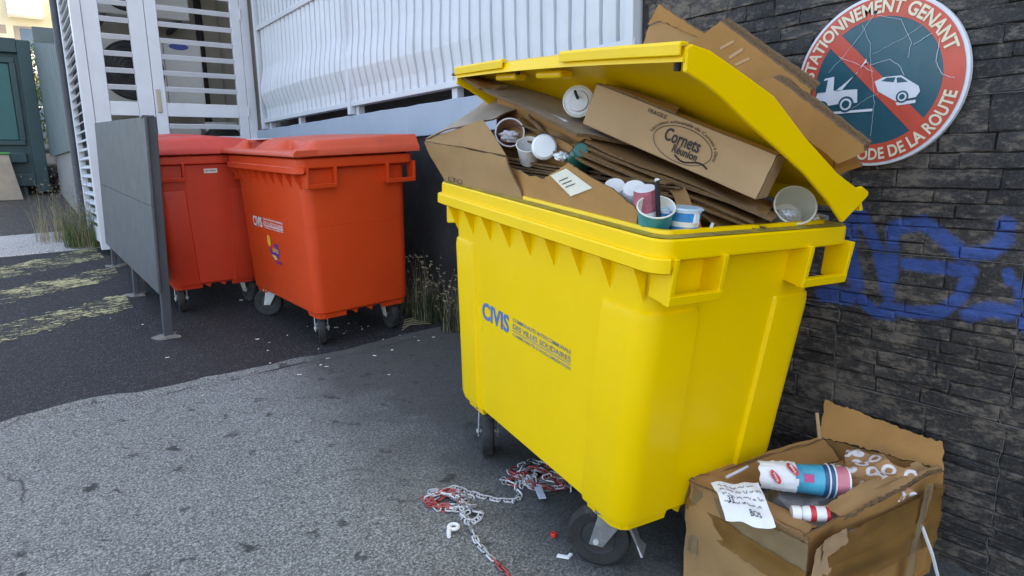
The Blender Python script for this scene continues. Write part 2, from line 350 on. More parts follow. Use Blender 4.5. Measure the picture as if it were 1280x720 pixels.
# ------------------------------------------------------------------ stone clad wall on the right
WX = 2.24
def wall_mat():
    m, nt, p = nt_new('painted_stone_cladding'); v = ground_vec(nt)
    oi = nd(nt, 'ShaderNodeObjectInfo').outputs['Random']
    n1 = noise(nt, v, 3.2, 6, .7); mpw = nd(nt, 'ShaderNodeMapping'); mpw.inputs['Scale'].default_value = (1, .55, 1.3); nt.links.new(v, mpw.inputs[0]); n2 = noise(nt, mpw.outputs[0], 40, 8, .75); n3 = noise(nt, v, 110, 3, .7)
    cc = mix(nt, ramp(nt, n1, .35, .65), (.014, .0135, .0145), (.046, .040, .036))
    k = math_(nt, 'MULTIPLY_ADD', oi, .45); k.node.inputs[2].default_value = .8
    cb = nd(nt, 'ShaderNodeCombineXYZ')
    for i in range(3): nt.links.new(k, cb.inputs[i])
    cc = mix(nt, 1.0, cc, cb.outputs[0], 'MULTIPLY')
    worn = math_(nt, 'ADD', math_(nt, 'MULTIPLY', n2, .80), math_(nt, 'ADD', math_(nt, 'MULTIPLY', n1, .30), math_(nt, 'MULTIPLY', oi, .05)))
    wf = ramp(nt, worn, .565, .66); cc = mix(nt, math_(nt, 'MULTIPLY', wf, .8), cc, (.165, .134, .105))
    cc = mix(nt, math_(nt, 'MULTIPLY', ramp(nt, n3, .50, .70), .45), cc, (.12, .104, .09))
    # sprayed blue graffiti: distance to its strokes in the wall plane
    flat = nd(nt, 'ShaderNodeVectorMath', operation='MULTIPLY'); flat.inputs[1].default_value = (0, 1, 1); nt.links.new(v, flat.inputs[0])
    nn = nd(nt, 'ShaderNodeTexNoise'); nn.inputs['Scale'].default_value = 30; nt.links.new(v, nn.inputs['Vector'])
    wob = nd(nt, 'ShaderNodeVectorMath', operation='MULTIPLY_ADD'); nt.links.new(nn.outputs['Color'], wob.inputs[0]); wob.inputs[1].default_value = (0, .012, .012); nt.links.new(flat.outputs[0], wob.inputs[2])
    strokes = [([(1.067, 1.177), (1.0, 1.05), (.958, .91)], .9), ([(.962, .872), (.883, .867), (.801, .881), (.756, .939), (.735, 1.017), (.823, 1.018), (.913, 1.02)], .85),
               ([(.96, 1.129), (.876, 1.152), (.806, 1.10), (.758, 1.061), (.695, 1.077), (.662, 1.112), (.663, 1.159)], 1.0), ([(.728, .888), (.678, .912), (.629, .91)], 1.0), ([(.645, 1.024), (.638, .999)], .6),
               ([(.605, .985), (.585, .878)], 1.0), ([(1.172, .885), (1.082, .89)], 1.3), ([(1.058, .895), (.994, .848), (.948, .85)], .8), ([(.96, 1.123), (.953, .97)], .8), ([(1.10, 1.17), (1.09, 1.02), (1.06, .93)], 1.1)]
    dmin = None
    for pts, w in strokes:
        for (a, b) in zip(pts[:-1], pts[1:]):
            A = Vector((0, *a)); AB = Vector((0, *b)) - A
            s1 = nd(nt, 'ShaderNodeVectorMath', operation='SUBTRACT'); nt.links.new(wob.outputs[0], s1.inputs[0]); s1.inputs[1].default_value = A
            dt = nd(nt, 'ShaderNodeVectorMath', operation='DOT_PRODUCT'); nt.links.new(s1.outputs[0], dt.inputs[0]); dt.inputs[1].default_value = AB / AB.length_squared
            tt = math_(nt, 'MULTIPLY', dt.outputs['Value'], 1, True)
            sc = nd(nt, 'ShaderNodeVectorMath', operation='SCALE'); sc.inputs[0].default_value = AB; nt.links.new(tt, sc.inputs['Scale'])
            di = nd(nt, 'ShaderNodeVectorMath', operation='DISTANCE'); nt.links.new(s1.outputs[0], di.inputs[0]); nt.links.new(sc.outputs[0], di.inputs[1])
            d = math_(nt, 'MULTIPLY', di.outputs['Value'], 1 / w)
            dmin = d if dmin is None else math_(nt, 'MINIMUM', dmin, d)
    sp = ramp(nt, math_(nt, 'MULTIPLY', dmin, 10), .15, .30, (1, 1, 1), (0, 0, 0))
    sp = math_(nt, 'MULTIPLY', sp, ramp(nt, n2, .25, .50))
    cc = mix(nt, math_(nt, 'MULTIPLY', sp, .86), cc, (.026, .080, .30))
    nt.links.new(cc, p.inputs['Base Color']); p.inputs['Roughness'].default_value = .62; p.inputs['Specular IOR Level'].default_value = .4
    bump(nt, p, math_(nt, 'ADD', n2, math_(nt, 'MULTIPLY', n3, .4)), .6, .008); return m
WALLM = wall_mat()
JOINT = mat('dark_mortar_joint', (.022, .020, .019), .9, .4, 14, .5, 60, world_=True)
PALEJ = mat('pale_panel_joint', (.13, .12, .11), .9, .4, 18, .3, 60, world_=True)
wall = empty('stone_wall', 'dark grey stone clad wall with blue graffiti beside the yellow bin', 'wall', (WX, -1, gz(WX, -1)))
def wpart(mb, name, m, **kw):
    o = mb.build(name, m, **kw); o.parent = wall; o.matrix_parent_inverse = Matrix.Translation((WX, -1, gz(WX, -1))).inverted(); return o
wpart(MB().box((WX + .006, -14, -1.2), (WX + .30, 2.035, 6.0)), 'wall_core', JOINT)
stones = []; rw = random.Random(11)
PZ, PYW = .471, .505
SEAM = {}
def seam_y(kc, kz, z):    # wandering joint between cladding panels
    return .60 + kc * PYW + .032 * mnoise.noise(Vector((z * 19, kc * 3.1, kz * 1.3)))
kz = -1
for kz in range(-1, 6):
    z0p = .102 + kz * PZ; zs = [z0p]
    while zs[-1] < z0p + PZ - .07: zs.append(zs[-1] + rw.uniform(.028, .060))
    zs[-1] = z0p + PZ
    for za, zb in zip(zs[:-1], zs[1:]):
        if zb < -.1 or za > 2.75: continue
        for kc in range(-3, 3):
            ya = seam_y(kc, kz, (za + zb) / 2); yb = seam_y(kc + 1, kz, (za + zb) / 2); SEAM.setdefault(kc, []).append((za, zb, ya))
            y = ya
            while y < yb - .001:
                w = rw.uniform(.08, .30)
                if yb - (y + w) < .07: w = yb - y
                y1 = min(y + w, yb)
                if y1 > 2.02: y1 = 2.02
                if y1 - y > .03: stones.append((y, y1, za, zb, rw.uniform(-.0015, .0040)))
                y += w
vis = sorted(stones, key=lambda s: (0 if (s[1] > .50 and s[3] > .08 and s[2] < 2.3) else 1, -(s[1] - s[0]) * (s[3] - s[2])))
def stone_mb(mb, s, jit):
    y0, y1, z0, z1, pr = s; g = .0010; b = .003
    j = lambda a: jit.uniform(-a, a); cy, cz = (y0 + y1) / 2, (z0 + z1) / 2; m1, m2 = y0 + (y1 - y0) * .36, y0 + (y1 - y0) * .7
    c = [(y0 + g, z0 + g), (m1, z0 + g), (m2, z0 + g), (y1 - g, z0 + g), (y1 - g, cz), (y1 - g, z1 - g), (m2, z1 - g), (m1, z1 - g), (y0 + g, z1 - g), (y0 + g, cz)]
    base = [(WX + .008, y, z) for y, z in c]
    mid = [(WX - pr * .35, y + j(.003), z + j(.0026)) for y, z in c]
    k1, k2 = b / max(.02, (y1 - y0) / 2), b / max(.01, (z1 - z0) / 2)
    top = [(WX - pr - .002 + j(.0022), cy + (y - cy) * (1 - k1 * jit.uniform(.6, 2.6)), cz + (z - cz) * (1 - k2 * jit.uniform(.5, 2.2))) for y, z in c]
    return mb.loft([base, mid, top], False, True)
for s in vis[:300]:
    wpart(stone_mb(MB(), s, rw), 'stone', WALLM)
mb = MB()
for s in vis[300:]: stone_mb(mb, s, rw)
for z in range(0):
    pass
o = wpart(mb, 'stone_field', WALLM); o['kind'] = 'stuff'
# upper and farther cladding outside the built courses
mb = MB()
for k in range(12):
    z0 = 2.94 + k * .25
    for y0 in range(-14, 2): stone_mb(mb, (y0, min(y0 + 1, 2.02), z0, z0 + .25, rw.uniform(0, .008)), rw)
for k in range(14):
    z0 = -.5 + k * .25
    for y0 in range(-14, -1): stone_mb(mb, (y0 + .08, y0 + 1.08, z0, min(z0 + .25, 2.93), rw.uniform(0, .008)), rw)
o = wpart(mb, 'outer_cladding', WALLM); o['kind'] = 'stuff'
# pale mortar lines along the panel joints
for kz in range(0, 5):
    z = .102 + kz * PZ; pts = []
    y = -.6
    while y < 2.0: pts.append((WX - .0052, y, z + .002 * mnoise.noise(Vector((y * 6, kz, 0))))); y += .05
    wpart(MB().tube(pts, [.0011 + .0009 * abs(mnoise.noise(Vector((p[1] * 5, kz * 2, 1)))) for p in pts], 5), 'mortar_line', PALEJ)
for kc in range(-1, 3):
    pts = []
    for za, zb, yy in sorted(set(SEAM[kc])):
        h = (zb - za) * .22; pts += [(WX - .0030, yy, za + h), (WX - .0030, yy + .002 * math.sin(za * 90), (za + zb) / 2), (WX - .0030, yy, zb - h)]
    if pts[0][1] < 2.0: wpart(MB().tube(pts, [.0007 + .0013 * abs(mnoise.noise(Vector((p[2] * 9, kc, 0)))) for p in pts], 5), 'mortar_line', PALEJ)

# the tall building that shades the yard
SHADE = mat('grey_render', (.30, .30, .30), .9, .1, 2, .2, 40, world_=True)
bld = empty('apartment_block', 'tall grey rendered building rising behind the fence and stone wall', 'building', (6, 0, gz(6, 0)))
for a, b in (((2.75, -16, -2), (12, 10.3, 9.5)), ((2.75, 10.75, -2), (12, 30, 8.5))):
    o = MB().box(a, b).build('wall', SHADE); o.parent = bld; o.matrix_parent_inverse = Matrix.Translation(bld.location).inverted()

# ------------------------------------------------------------------ sign
SGREEN = mat('sign_blue_green', (.014, .085, .115), .35, .10, 8, 0, dirt=((.05, .09, .10), .58, 20, .5))
SRED = mat('sign_red', (.58, .075, .042), .38, .10, 8, 0, dirt=((.5, .14, .1), .6, 18, .5))
SWHITE = mat('sign_white', (.66, .68, .72), .4, .06, 12, 0, dirt=((.45, .42, .38), .62, 20, .5))
SCREAM = mat('sign_cream_letter', (.72, .64, .46), .45, .08, 20)
SC = Vector((2.212, 1.036, 1.578)); SR = .259
sg = empty('round_sign', 'round red and teal no parking tow away sign with white rim on stone wall', 'sign', SC)
def sp(x, y, d=0): return Vector((-d, -x, y))     # sign plane: viewer's right is -y
def ring(r0, r1, d, name, m, n=96):
    mb = MB(); 
    for k in range(n):
        a = 2 * math.pi * k / n; mb.v += [sp(r0 * math.cos(a), r0 * math.sin(a), d), sp(r1 * math.cos(a), r1 * math.sin(a), d)]
    for k in range(n): j = (k + 1) % n; mb.f.append((2 * k, 2 * k + 1, 2 * j + 1, 2 * j)); mb.m.append(0)
    return mb.build(name, m, sg)
mb = MB(); n = 96
mb.loft([[sp(SR * math.cos(2 * math.pi * k / n), SR * math.sin(2 * math.pi * k / n), d) for k in range(n)] for d in (-.020, 0)])
mb.build('plate', SWHITE, sg, bevel=.002)
ring(.0, SR * .755, .0015, 'blue_disc', SGREEN); ring(SR * .74, SR * .962, .002, 'red_ring', SRED)
a = R(-46); ca, sa = math.cos(a), math.sin(a); h = SR * .095; l = SR * .75
MB().add([sp(x * ca - y * sa, x * sa + y * ca, .003) for x, y in ((-l, -h), (l, -h), (l, h), (-l, h))], [(0, 1, 2, 3)]).build('red_bar', SRED, sg)
def arc_text(s, r0, hgt, a0, a1, inside, name):
    mb = MB(); vs_, fs = text2d(s, 1, .028); xs = [v[0] for v in vs_]; x0, x1 = min(xs), max(xs)
    pts = []
    for x, y in vs_:
        t = (x - x0) / (x1 - x0); an = a0 + (a1 - a0) * t; r = r0 + (-y if inside else y) / .70 * hgt
        pts.append(sp(r * math.cos(an), r * math.sin(an), .0045))
    mb.add(pts, fs).build(name, SCREAM, sg)
arc_text('STATIONNEMENT GENANT', SR * .785, SR * .145, R(172), R(18), False, 'lettering')
arc_text('DU CODE DE LA ROUTE', SR * .925, SR * .135, R(-124), R(-12), True, 'lettering')
def pic(polys, name, m, d=.0045):
    mb = MB()
    for pl in polys: mb.add([sp(x * SR, y * SR, d) for x, y in pl], [tuple(range(len(pl)))])
    return mb.build(name, m, sg)
def circ(cx, cy, r, n=20): return [(cx + r * math.cos(2 * math.pi * k / n), cy + r * math.sin(2 * math.pi * k / n)) for k in range(n)]
pic([[(-.76, -.22), (-.70, -.05), (-.62, .10), (-.50, .11), (-.50, -.06), (-.20, -.07), (-.19, -.23), (-.44, -.23), (-.76, -.26)], [(-.48, -.07), (-.40, -.07), (-.14, .22), (-.10, .24), (-.10, .20), (-.12, .28), (-.22, .12)], [(-.60, -.32), (0, -.315), (0, -.345), (-.60, -.35)]], 'tow_truck_symbol', SWHITE)
pic([[(-.72, -.07), (-.70, -.05), (-.64, .07), (-.58, .08), (-.60, -.07)]], 'truck_window', SGREEN, .0052)
for c3 in (circ(-.33, -.24, .098), circ(-.64, -.26, .085)): pic([c3], 'truck_tyre', SGREEN, .0052)
pic([circ(-.33, -.24, .072), circ(-.64, -.26, .06)], 'truck_wheel', SWHITE, .0058)
pic([circ(-.33, -.24, .048), circ(-.64, -.26, .036)], 'truck_hub', SGREEN, .0064)
pic([[(.0, .0), (.10, .04), (.30, .04), (.40, -.03), (.50, -.10), (.52, -.16), (.48, -.22), (.26, -.25), (.05, -.12)], [(.26, -.265), (.48, -.25), (.48, -.285), (.28, -.30)]], 'car_symbol', SWHITE)
for pl in ([(.08, -.0), (.14, .03), (.24, .025), (.22, -.03)], [(.25, .02), (.30, .02), (.38, -.04), (.26, -.04)]): pic([pl], 'car_window', SGREEN, .0052)
pic([circ(.33, -.205, .07)], 'car_tyre', SGREEN, .0052)
pic([circ(.33, -.205, .05)], 'car_wheel', SWHITE, .0058)
pic([circ(.33, -.205, .032)], 'car_hub', SGREEN, .0064)
rs = random.Random(5)
for pl in ([(-.06, .78), (-.30, .45), (-.62, .12)], [(-.20, .68), (-.08, .45), (-.06, .2), (-.02, .0), (.02, -.25), (0, -.7)], [(-.46, .34), (-.20, .22), (.0, .1)], [(-.06, .2), (.15, .24), (.28, .14), (.34, .02)], [(.68, .4), (.66, .15), (.74, .0), (.88, -.06)], [(-.02, .76), (.25, .66), (.38, .4), (.36, .2)], [(-.25, -.3), (-.05, -.18), (.08, -.14)], [(.40, .36), (.62, .48)], [(-.05, .32), (.3, .46), (.5, .58)]):
    pts = []
    for (ax, ay), (bx, by) in zip(pl[:-1], pl[1:]):
        for k in range(8): t = k / 8; pts.append(sp((ax + (bx - ax) * t + rs.uniform(-.006, .006)) * SR, (ay + (by - ay) * t + rs.uniform(-.006, .006)) * SR, .0062))
    MB().tube(pts, rs.uniform(.0003, .0008), 4).build('scratch', SWHITE, sg)
MB().lathe([(.0, .004), (.005, .003), (.006, 0)], axis_mx(sp(-.05 * SR, .80 * SR, .003), (-1, 0, 0)), 10).build('rivet', RUB, sg)

# ------------------------------------------------------------------ low wall, fence
BLACKW = mat('black_painted_wall', (.020, .020, .021), .8, .35, 5, .5, 40, world_=True, dirt=((.05, .047, .045), .58, 9, .7))
BANDW = mat('pale_blue_paint', (.30, .36, .44), .6, .06, 3, .25, 30, world_=True, dirt=((.20, .22, .24), .62, 5, .6))
FENW = mat('white_fence_paint', (.54, .57, .61), .42, .05, 5, .05, 60, world_=True, dirt=((.48, .49, .48), .6, 5, .45))
FENW2 = mat('white_gate_paint', (.60, .62, .66), .42, .05, 5, .05, 60, world_=True, dirt=((.5, .5, .48), .62, 7, .5))
lw = empty('low_wall', 'low black painted wall with pale blue band under the white fence', 'wall', (WX + .1, 4.8, gz(WX, 4.8)))
def inv(o): return Matrix.Translation(o.location).inverted()
def sub(mb, name, m, par, **kw):
    o = mb.build(name, m, **kw); o.parent = par
    o.matrix_parent_inverse = par.matrix_basis.inverted(); return o
mb = MB(); n = 60; loops = []
for k in range(n + 1):
    y = 2.05 + 5.4 * k / n; b = .012 * mnoise.noise(Vector((y * 2, 0, 0)))
    loops.append([(WX + .005 + b, y, gz(WX, y) - .1), (WX - .004 + b * .6, y, .9), (WX - .002, y, 1.53), (WX + .2, y, 1.53), (WX + .2, y, gz(WX, y) - .1)])
sub(mb.loft(loops), 'black_base', BLACKW, lw, smooth=40)
mb = MB(); loops = []
for k in range(n + 1):
    y = 2.05 + 5.4 * k / n; b = .004 * mnoise.noise(Vector((y * 3, 4, 0))); t = 1.735 + .006 * mnoise.noise(Vector((y * 5, 2, 0)))
    loops.append([(WX - .028 + b, y, 1.532), (WX - .024 + b, y, t), (WX + .2, y, t + .004), (WX + .2, y, 1.532)])
sub(mb.loft(loops), 'pale_band', BANDW, lw, bevel=.006)
fc = empty('louvre_fence', 'white metal fence of close vertical slats on the low wall', 'fence', (WX + .03, 4.6, 1.73))
for y, w in ((2.62, .05), (3.53, .06), (4.93, .05), (6.2, .05), (7.05, .05)): sub(MB().box((WX + .0, y - w / 2, 1.72), (WX + .05, y + w / 2, 1.84)), 'stub', FENW, fc, bevel=.003)
sub(MB().box((WX - .03, 2.05, 1.80), (WX + .035, 7.2, 1.838)), 'bottom_rail', FENW, fc, bevel=.004)
sub(MB().box((WX - .038, 2.04, 1.775), (WX - .032, 2.75, 1.86)), 'cover_strip', FENW, fc, bevel=.002)
sub(MB().box((WX - .03, 2.05, 2.70), (WX + .03, 7.2, 2.745)), 'upper_rail', FENW, fc, bevel=.004)
for y in (2.07, 4.99, 7.17): sub(MB().box((WX - .045, y - .025, 1.74), (WX - .033 + .06, y + .025, 3.7)), 'post', FENW, fc, bevel=.004)
DARKIN = mat('dark_gap_shade', (.05, .048, .045), .9, .3, 4, world_=True)  # dark colour stands in for the shade seen through the fence gaps
sub(MB().box((WX + .22, 2.05, 1.0), (WX + .30, 7.4, 3.7)), 'gap_shade_sheet', DARKIN, fc)
rf = random.Random(3); pitch = .105; y = 2.12; ns = 0
while y < 7.12:
    k = abs((y - 4.0) / 3.2); zk = 2.10 + .02 * math.sin(y * 1.3)
    dep = (.040 + .008 * math.sin(y * 1.1)) * max(.05, min(1, (y - 2.6) / 1.8)) + rf.uniform(-.002, .002); lean = 0
    prof = [(1.836, .0, 0), (1.93, -.004, .15), (zk - .03, -dep, .95), (zk + .05, -dep * .9, 1), (zk + .22, -.006, .6), (2.705, .0, 0)]
    mb = MB(); loops = []
    for z, dx, s in prof:
        yy = y + lean * s
        loops.append([(WX + dx + ox, yy + oy, z) for ox, oy in ((.016, -.052), (-.004, -.046), (-.016, 0), (-.010, .030), (.014, .044), (.018, .044), (-.004, .030), (-.010, 0), (.002, -.046), (.020, -.052))])
    sub(mb.loft(loops), 'slat', FENW, fc)
    mb = MB(); loops = []
    for z in (2.74, 3.66): loops.append([(WX + ox, y + oy, z) for ox, oy in ((.016, -.036), (-.012, -.03), (-.018, .02), (.012, .030), (.016, .030), (-.012, .02), (-.006, -.03), (.020, -.036))])
    sub(mb.loft(loops), 'slat', FENW, fc)
    y += pitch * rf.uniform(.96, 1.04); ns += 1

# ------------------------------------------------------------------ gate enclosure with louvres, air conditioners inside
GY = 7.45
gt = empty('louvre_gate', 'white metal double gate with horizontal slats and lever handle', 'gate', (1.45, GY, gz(1.45, GY)))
zb = .60; zt = 3.5
def gbox(x0, x1, z0, z1, name='frame', y0=GY, y1=GY + .05, m=FENW2, bv=.003): return sub(MB().box((x0, y0, z0), (x1, y1, z1)), name, m, gt, bevel=bv)
gbox(.665, .748, zb, zt, 'corner_post', GY - .01, GY + .07)
gbox(2.150, 2.235, zb, zt, 'corner_post', GY - .004, GY + .07)
gbox(.752, .885, zb + .03, zt, 'stile'); gbox(1.128, 1.265, zb + .03, zt, 'stile'); gbox(1.270, 1.372, zb + .03, zt, 'stile', GY - .006, GY + .05); gbox(2.055, 2.146, zb + .03, zt, 'stile')
for x0, x1 in ((.887, 1.126), (1.374, 2.053)):
    for z0, z1 in ((1.865, 1.995), (zb + .03, zb + .16)): gbox(x0, x1, z0, z1, 'rail', GY + .003, GY + .045)
    z = 2.145
    while z < 3.45:
        mb = MB().box((x0, GY - .003, -.007), (x1, GY + .042, .007), mx=T(0, 0, z) @ T(0, GY, 0) @ Matrix.Rotation(R(-66), 4, 'X') @ T(0, -GY, 0)); sub(mb, 'slat', FENW2, gt, bevel=.001); z += .152
    z = 1.79
    while z > .80:
        mb = MB().box((x0, GY - .003, -.007), (x1, GY + .042, .007), mx=T(0, 0, z) @ T(0, GY, 0) @ Matrix.Rotation(R(-66), 4, 'X') @ T(0, -GY, 0)); sub(mb, 'slat', FENW2, gt, bevel=.001); z -= .118
for x in (2.148,):
    for z in (1.0, 1.93, 2.9): sub(MB().tube([(x, GY - .012, z - .05), (x, GY - .012, z + .05)], .011, 10), 'hinge', FENW2, gt)
NICK = mat('bright_handle_metal', (.40, .36, .28), .35, .1, 20, 0, 60, .5)
hd = sub(MB().box((1.285, GY - .018, 1.90), (1.325, GY - .007, 2.12)), 'handle_plate', NICK, gt, bevel=.004)
ho = MB().tube([(1.305, GY - .018, 2.04), (1.305, GY - .055, 2.04), (1.32, GY - .062, 2.04), (1.44, GY - .06, 2.035)], .013, 8).build('lever', NICK); ho.parent = hd; ho.matrix_parent_inverse = gt.matrix_basis.inverted()
sl_ = empty('louvre_side_screen', 'white slatted screen closing the side of the gate enclosure', 'screen', (.70, 8.0, gz(.7, 8.0)))
for y0, y1 in ((GY + .075, GY + .13), (8.60, 8.68)): sub(MB().box((.668, y0, .62), (.72, y1, 3.5)), 'frame', FENW2, sl_, bevel=.003)
sub(MB().box((.67, GY + .13, .66), (.716, 8.60, .80)), 'rail', FENW2, sl_, bevel=.003); sub(MB().box((.67, GY + .13, 3.4), (.716, 8.60, 3.5)), 'rail', FENW2, sl_, bevel=.003)
z = .86
while z < 3.38:
    sub(MB().box((-.026, GY + .131, -.005), (.026, 8.599, .005), mx=T(.693, 0, z) @ Matrix.Rotation(R(-35), 4, 'Y')), 'slat', FENW2, sl_); z += .088
BEIGE = mat('beige_render', (.40, .37, .32), .85, .08, 3, .2, 40, world_=True, dirt=((.25, .22, .18), .6, 3, .5))
sh = empty('rear_enclosure_wall', 'beige rendered wall behind the air conditioners in the gate enclosure', 'wall', (1.5, 8.75, gz(1.5, 8.75)))
sub(MB().box((.80, 8.70, .4), (2.9, 8.85, 3.6)), 'wall_face', BEIGE, sh); sub(MB().tube([(2.03, 8.66, .6), (2.03, 8.66, 3.6)], .04, 10), 'pipe', RUB, sh)
sub(MB().box((2.245, 7.52, .4), (2.60, 8.69, 3.6)), 'side_wall', BEIGE, sh)
sub(MB().box((.66, 7.4, 3.6), (3.0, 8.9, 3.72)), 'roof', BEIGE, sh)
ACW = mat('cream_steel_case', (.52, .52, .49), .5, .05, 6, 0, dirt=((.36, .33, .28), .6, 6, .4)); GRILL = mat('black_fan_grille', (.016, .016, .017), .5, .2, 8); LOGOB = mat('blue_badge', (.03, .06, .30), .4)
def ac(name, x0, x1, y0, z0, z1, fcx, label, badge=True):
    a = empty(name, label, 'air conditioner', ((x0 + x1) / 2, y0 + .18, z0), group='air conditioners behind the gate')
    sub(MB().box((x0, y0, z0), (x1, y0 + .34, z1)), 'case', ACW, a, bevel=.015)
    r = (z1 - z0) * .43; cz = (z0 + z1) / 2
    sub(MB().lathe([(.001, .004), (r, .004), (r * 1.02, 0), (r * 1.02, -.02)], axis_mx((fcx, y0 - .006, cz), (0, -1, 0)), 40), 'fan_opening', GRILL, a)
    GM = mat('grille_wire', (.035, .035, .037), .45)
    for k in range(7): 
        rr = r * (k + 1) / 7.2
        sub(MB().tube([(fcx + rr * math.cos(q), y0 - .016, cz + rr * math.sin(q)) for q in [2 * math.pi * i / 36 for i in range(37)]], .005, 5), 'grille_ring', GM, a)
    for k in range(3):
        q = k * 2.1 + .4; mb = MB(); d = Vector((math.cos(q), 0, math.sin(q))); e = Vector((-d.z, 0, d.x))
        p0 = Vector((fcx, y0 - .012, cz)); mb.add([p0 + d * .05 - e * .03, p0 + d * r * .9 - e * .10, p0 + d * r * .9 + e * .11, p0 + d * .05 + e * .03], [(0, 1, 2, 3)]); sub(mb, 'fan_blade', GM, a)
    if badge: sub(MB().lathe([(.0, .003), (.06, .003), (.06, 0)], axis_mx((x1 - .22, y0 - .001, z1 - .07), (0, -1, 0)) @ Matrix.Diagonal((1.6, .55, 1, 1)), 24), 'badge', LOGOB, a)
    for bx in (x0 + .1, x1 - .1): sub(MB().box((bx - .02, y0, z0 - .05), (bx + .02, 8.70, z0 - .003)), 'bracket', GRILL, a)
    sub(MB().box((x0 + (x1 - x0) * .62, y0 - .003, z0 + .02), (x0 + (x1 - x0) * .62 + .005, y0 - .0005, z1 - .02)), 'case_seam', GRILL, a)
    return a
ac('air_conditioner', .90, 1.88, 8.05, 2.02, 2.70, 1.20, 'cream air conditioner with black fan behind gate, middle of the column')
ac('air_conditioner', .90, 1.80, 8.05, 2.90, 3.50, 1.22, 'cream air conditioner behind gate, topmost of the column', False)
ac('air_conditioner', .90, 1.80, 8.05, 1.15, 1.80, 1.25, 'cream air conditioner behind gate, lowest of the column', False)
ac('air_conditioner', 1.86, 2.22, 8.10, 1.30, 1.86, 2.04, 'small dark fan unit beside the lowest air conditioner', False)

# ------------------------------------------------------------------ grey board on posts
SLATE = mat('grey_painted_metal', (.062, .070, .082), .55, .10, 3, .15, 25, dirt=((.10, .11, .12), .55, 3, .6))
SLATED = mat('dark_grey_post', (.040, .048, .062), .5, .12, 6, .1, 40, dirt=((.2, .2, .2), .64, 12, .5))
bd = empty('grey_board', 'large grey metal sheet board on three posts beside the red bin', 'board', (.715, 5.7, gz(.715, 5.7)))
def bx_(y, zrel): return .672 + .040 * zrel / 1.2
def bpt(y, z, d=0): g = gz(.70, y); return Vector((bx_(y, z - g) + d, y, z))
def bquad(y0, y1, z00, z01, z10, z11, d0, d1, name, m, bv=.003):
    mb = MB(); mb.loft([[bpt(y0, z00, d0), bpt(y1, z10, d0), bpt(y1, z11, d0), bpt(y0, z01, d0)], [bpt(y0, z00, d1), bpt(y1, z10, d1), bpt(y1, z11, d1), bpt(y0, z01, d1)]])
    return sub(mb, name, m, bd, bevel=bv)
bquad(4.50, 7.02, .600, 1.130, .700, 1.235, -.016, .0, 'lower_sheet', SLATE)
bquad(4.50, 7.02, 1.132, 1.655, 1.2375, 1.765, -.016, .0, 'upper_sheet', SLATE)
for y, zt_ in ((4.56, 1.66), (5.68, 1.70), (6.86, 1.755)):
    g = gz(.70, y); pd = .055 if y < 5 else .036; mb = MB(); mb.loft([[bpt(y - .03, z, .002), bpt(y + .03, z, .002), bpt(y + .03, z, pd), bpt(y - .03, z, pd)] for z in (g - .02, zt_)])
    sub(mb, 'post', SLATED, bd, bevel=.004)
    FT = mat('rough_footing', (.17, .165, .155), .95, .3, 20, .8, 30); mb = MB(); lp = []
    rr_ = random.Random(int(y * 10))
    for hh, kk in ((-.02, 1.0), (.012, .85), (.016, .3)): lp.append([(.70 + kk * (.075 + .03 * math.sin(q * 3 + y)) * math.cos(q) * rr_.uniform(.9, 1.1), y + kk * (.085 + .03 * math.cos(q * 2)) * math.sin(q), g + hh + rr_.uniform(-.002, .002)) for q in [2 * math.pi * k / 18 for k in range(18)]])
    sub(mb.loft(lp), 'footing', FT, bd)
sub(MB().box((.695, 4.527, 1.652), (.76, 4.59, 1.668)), 'cap', SLATED, bd, bevel=.003)

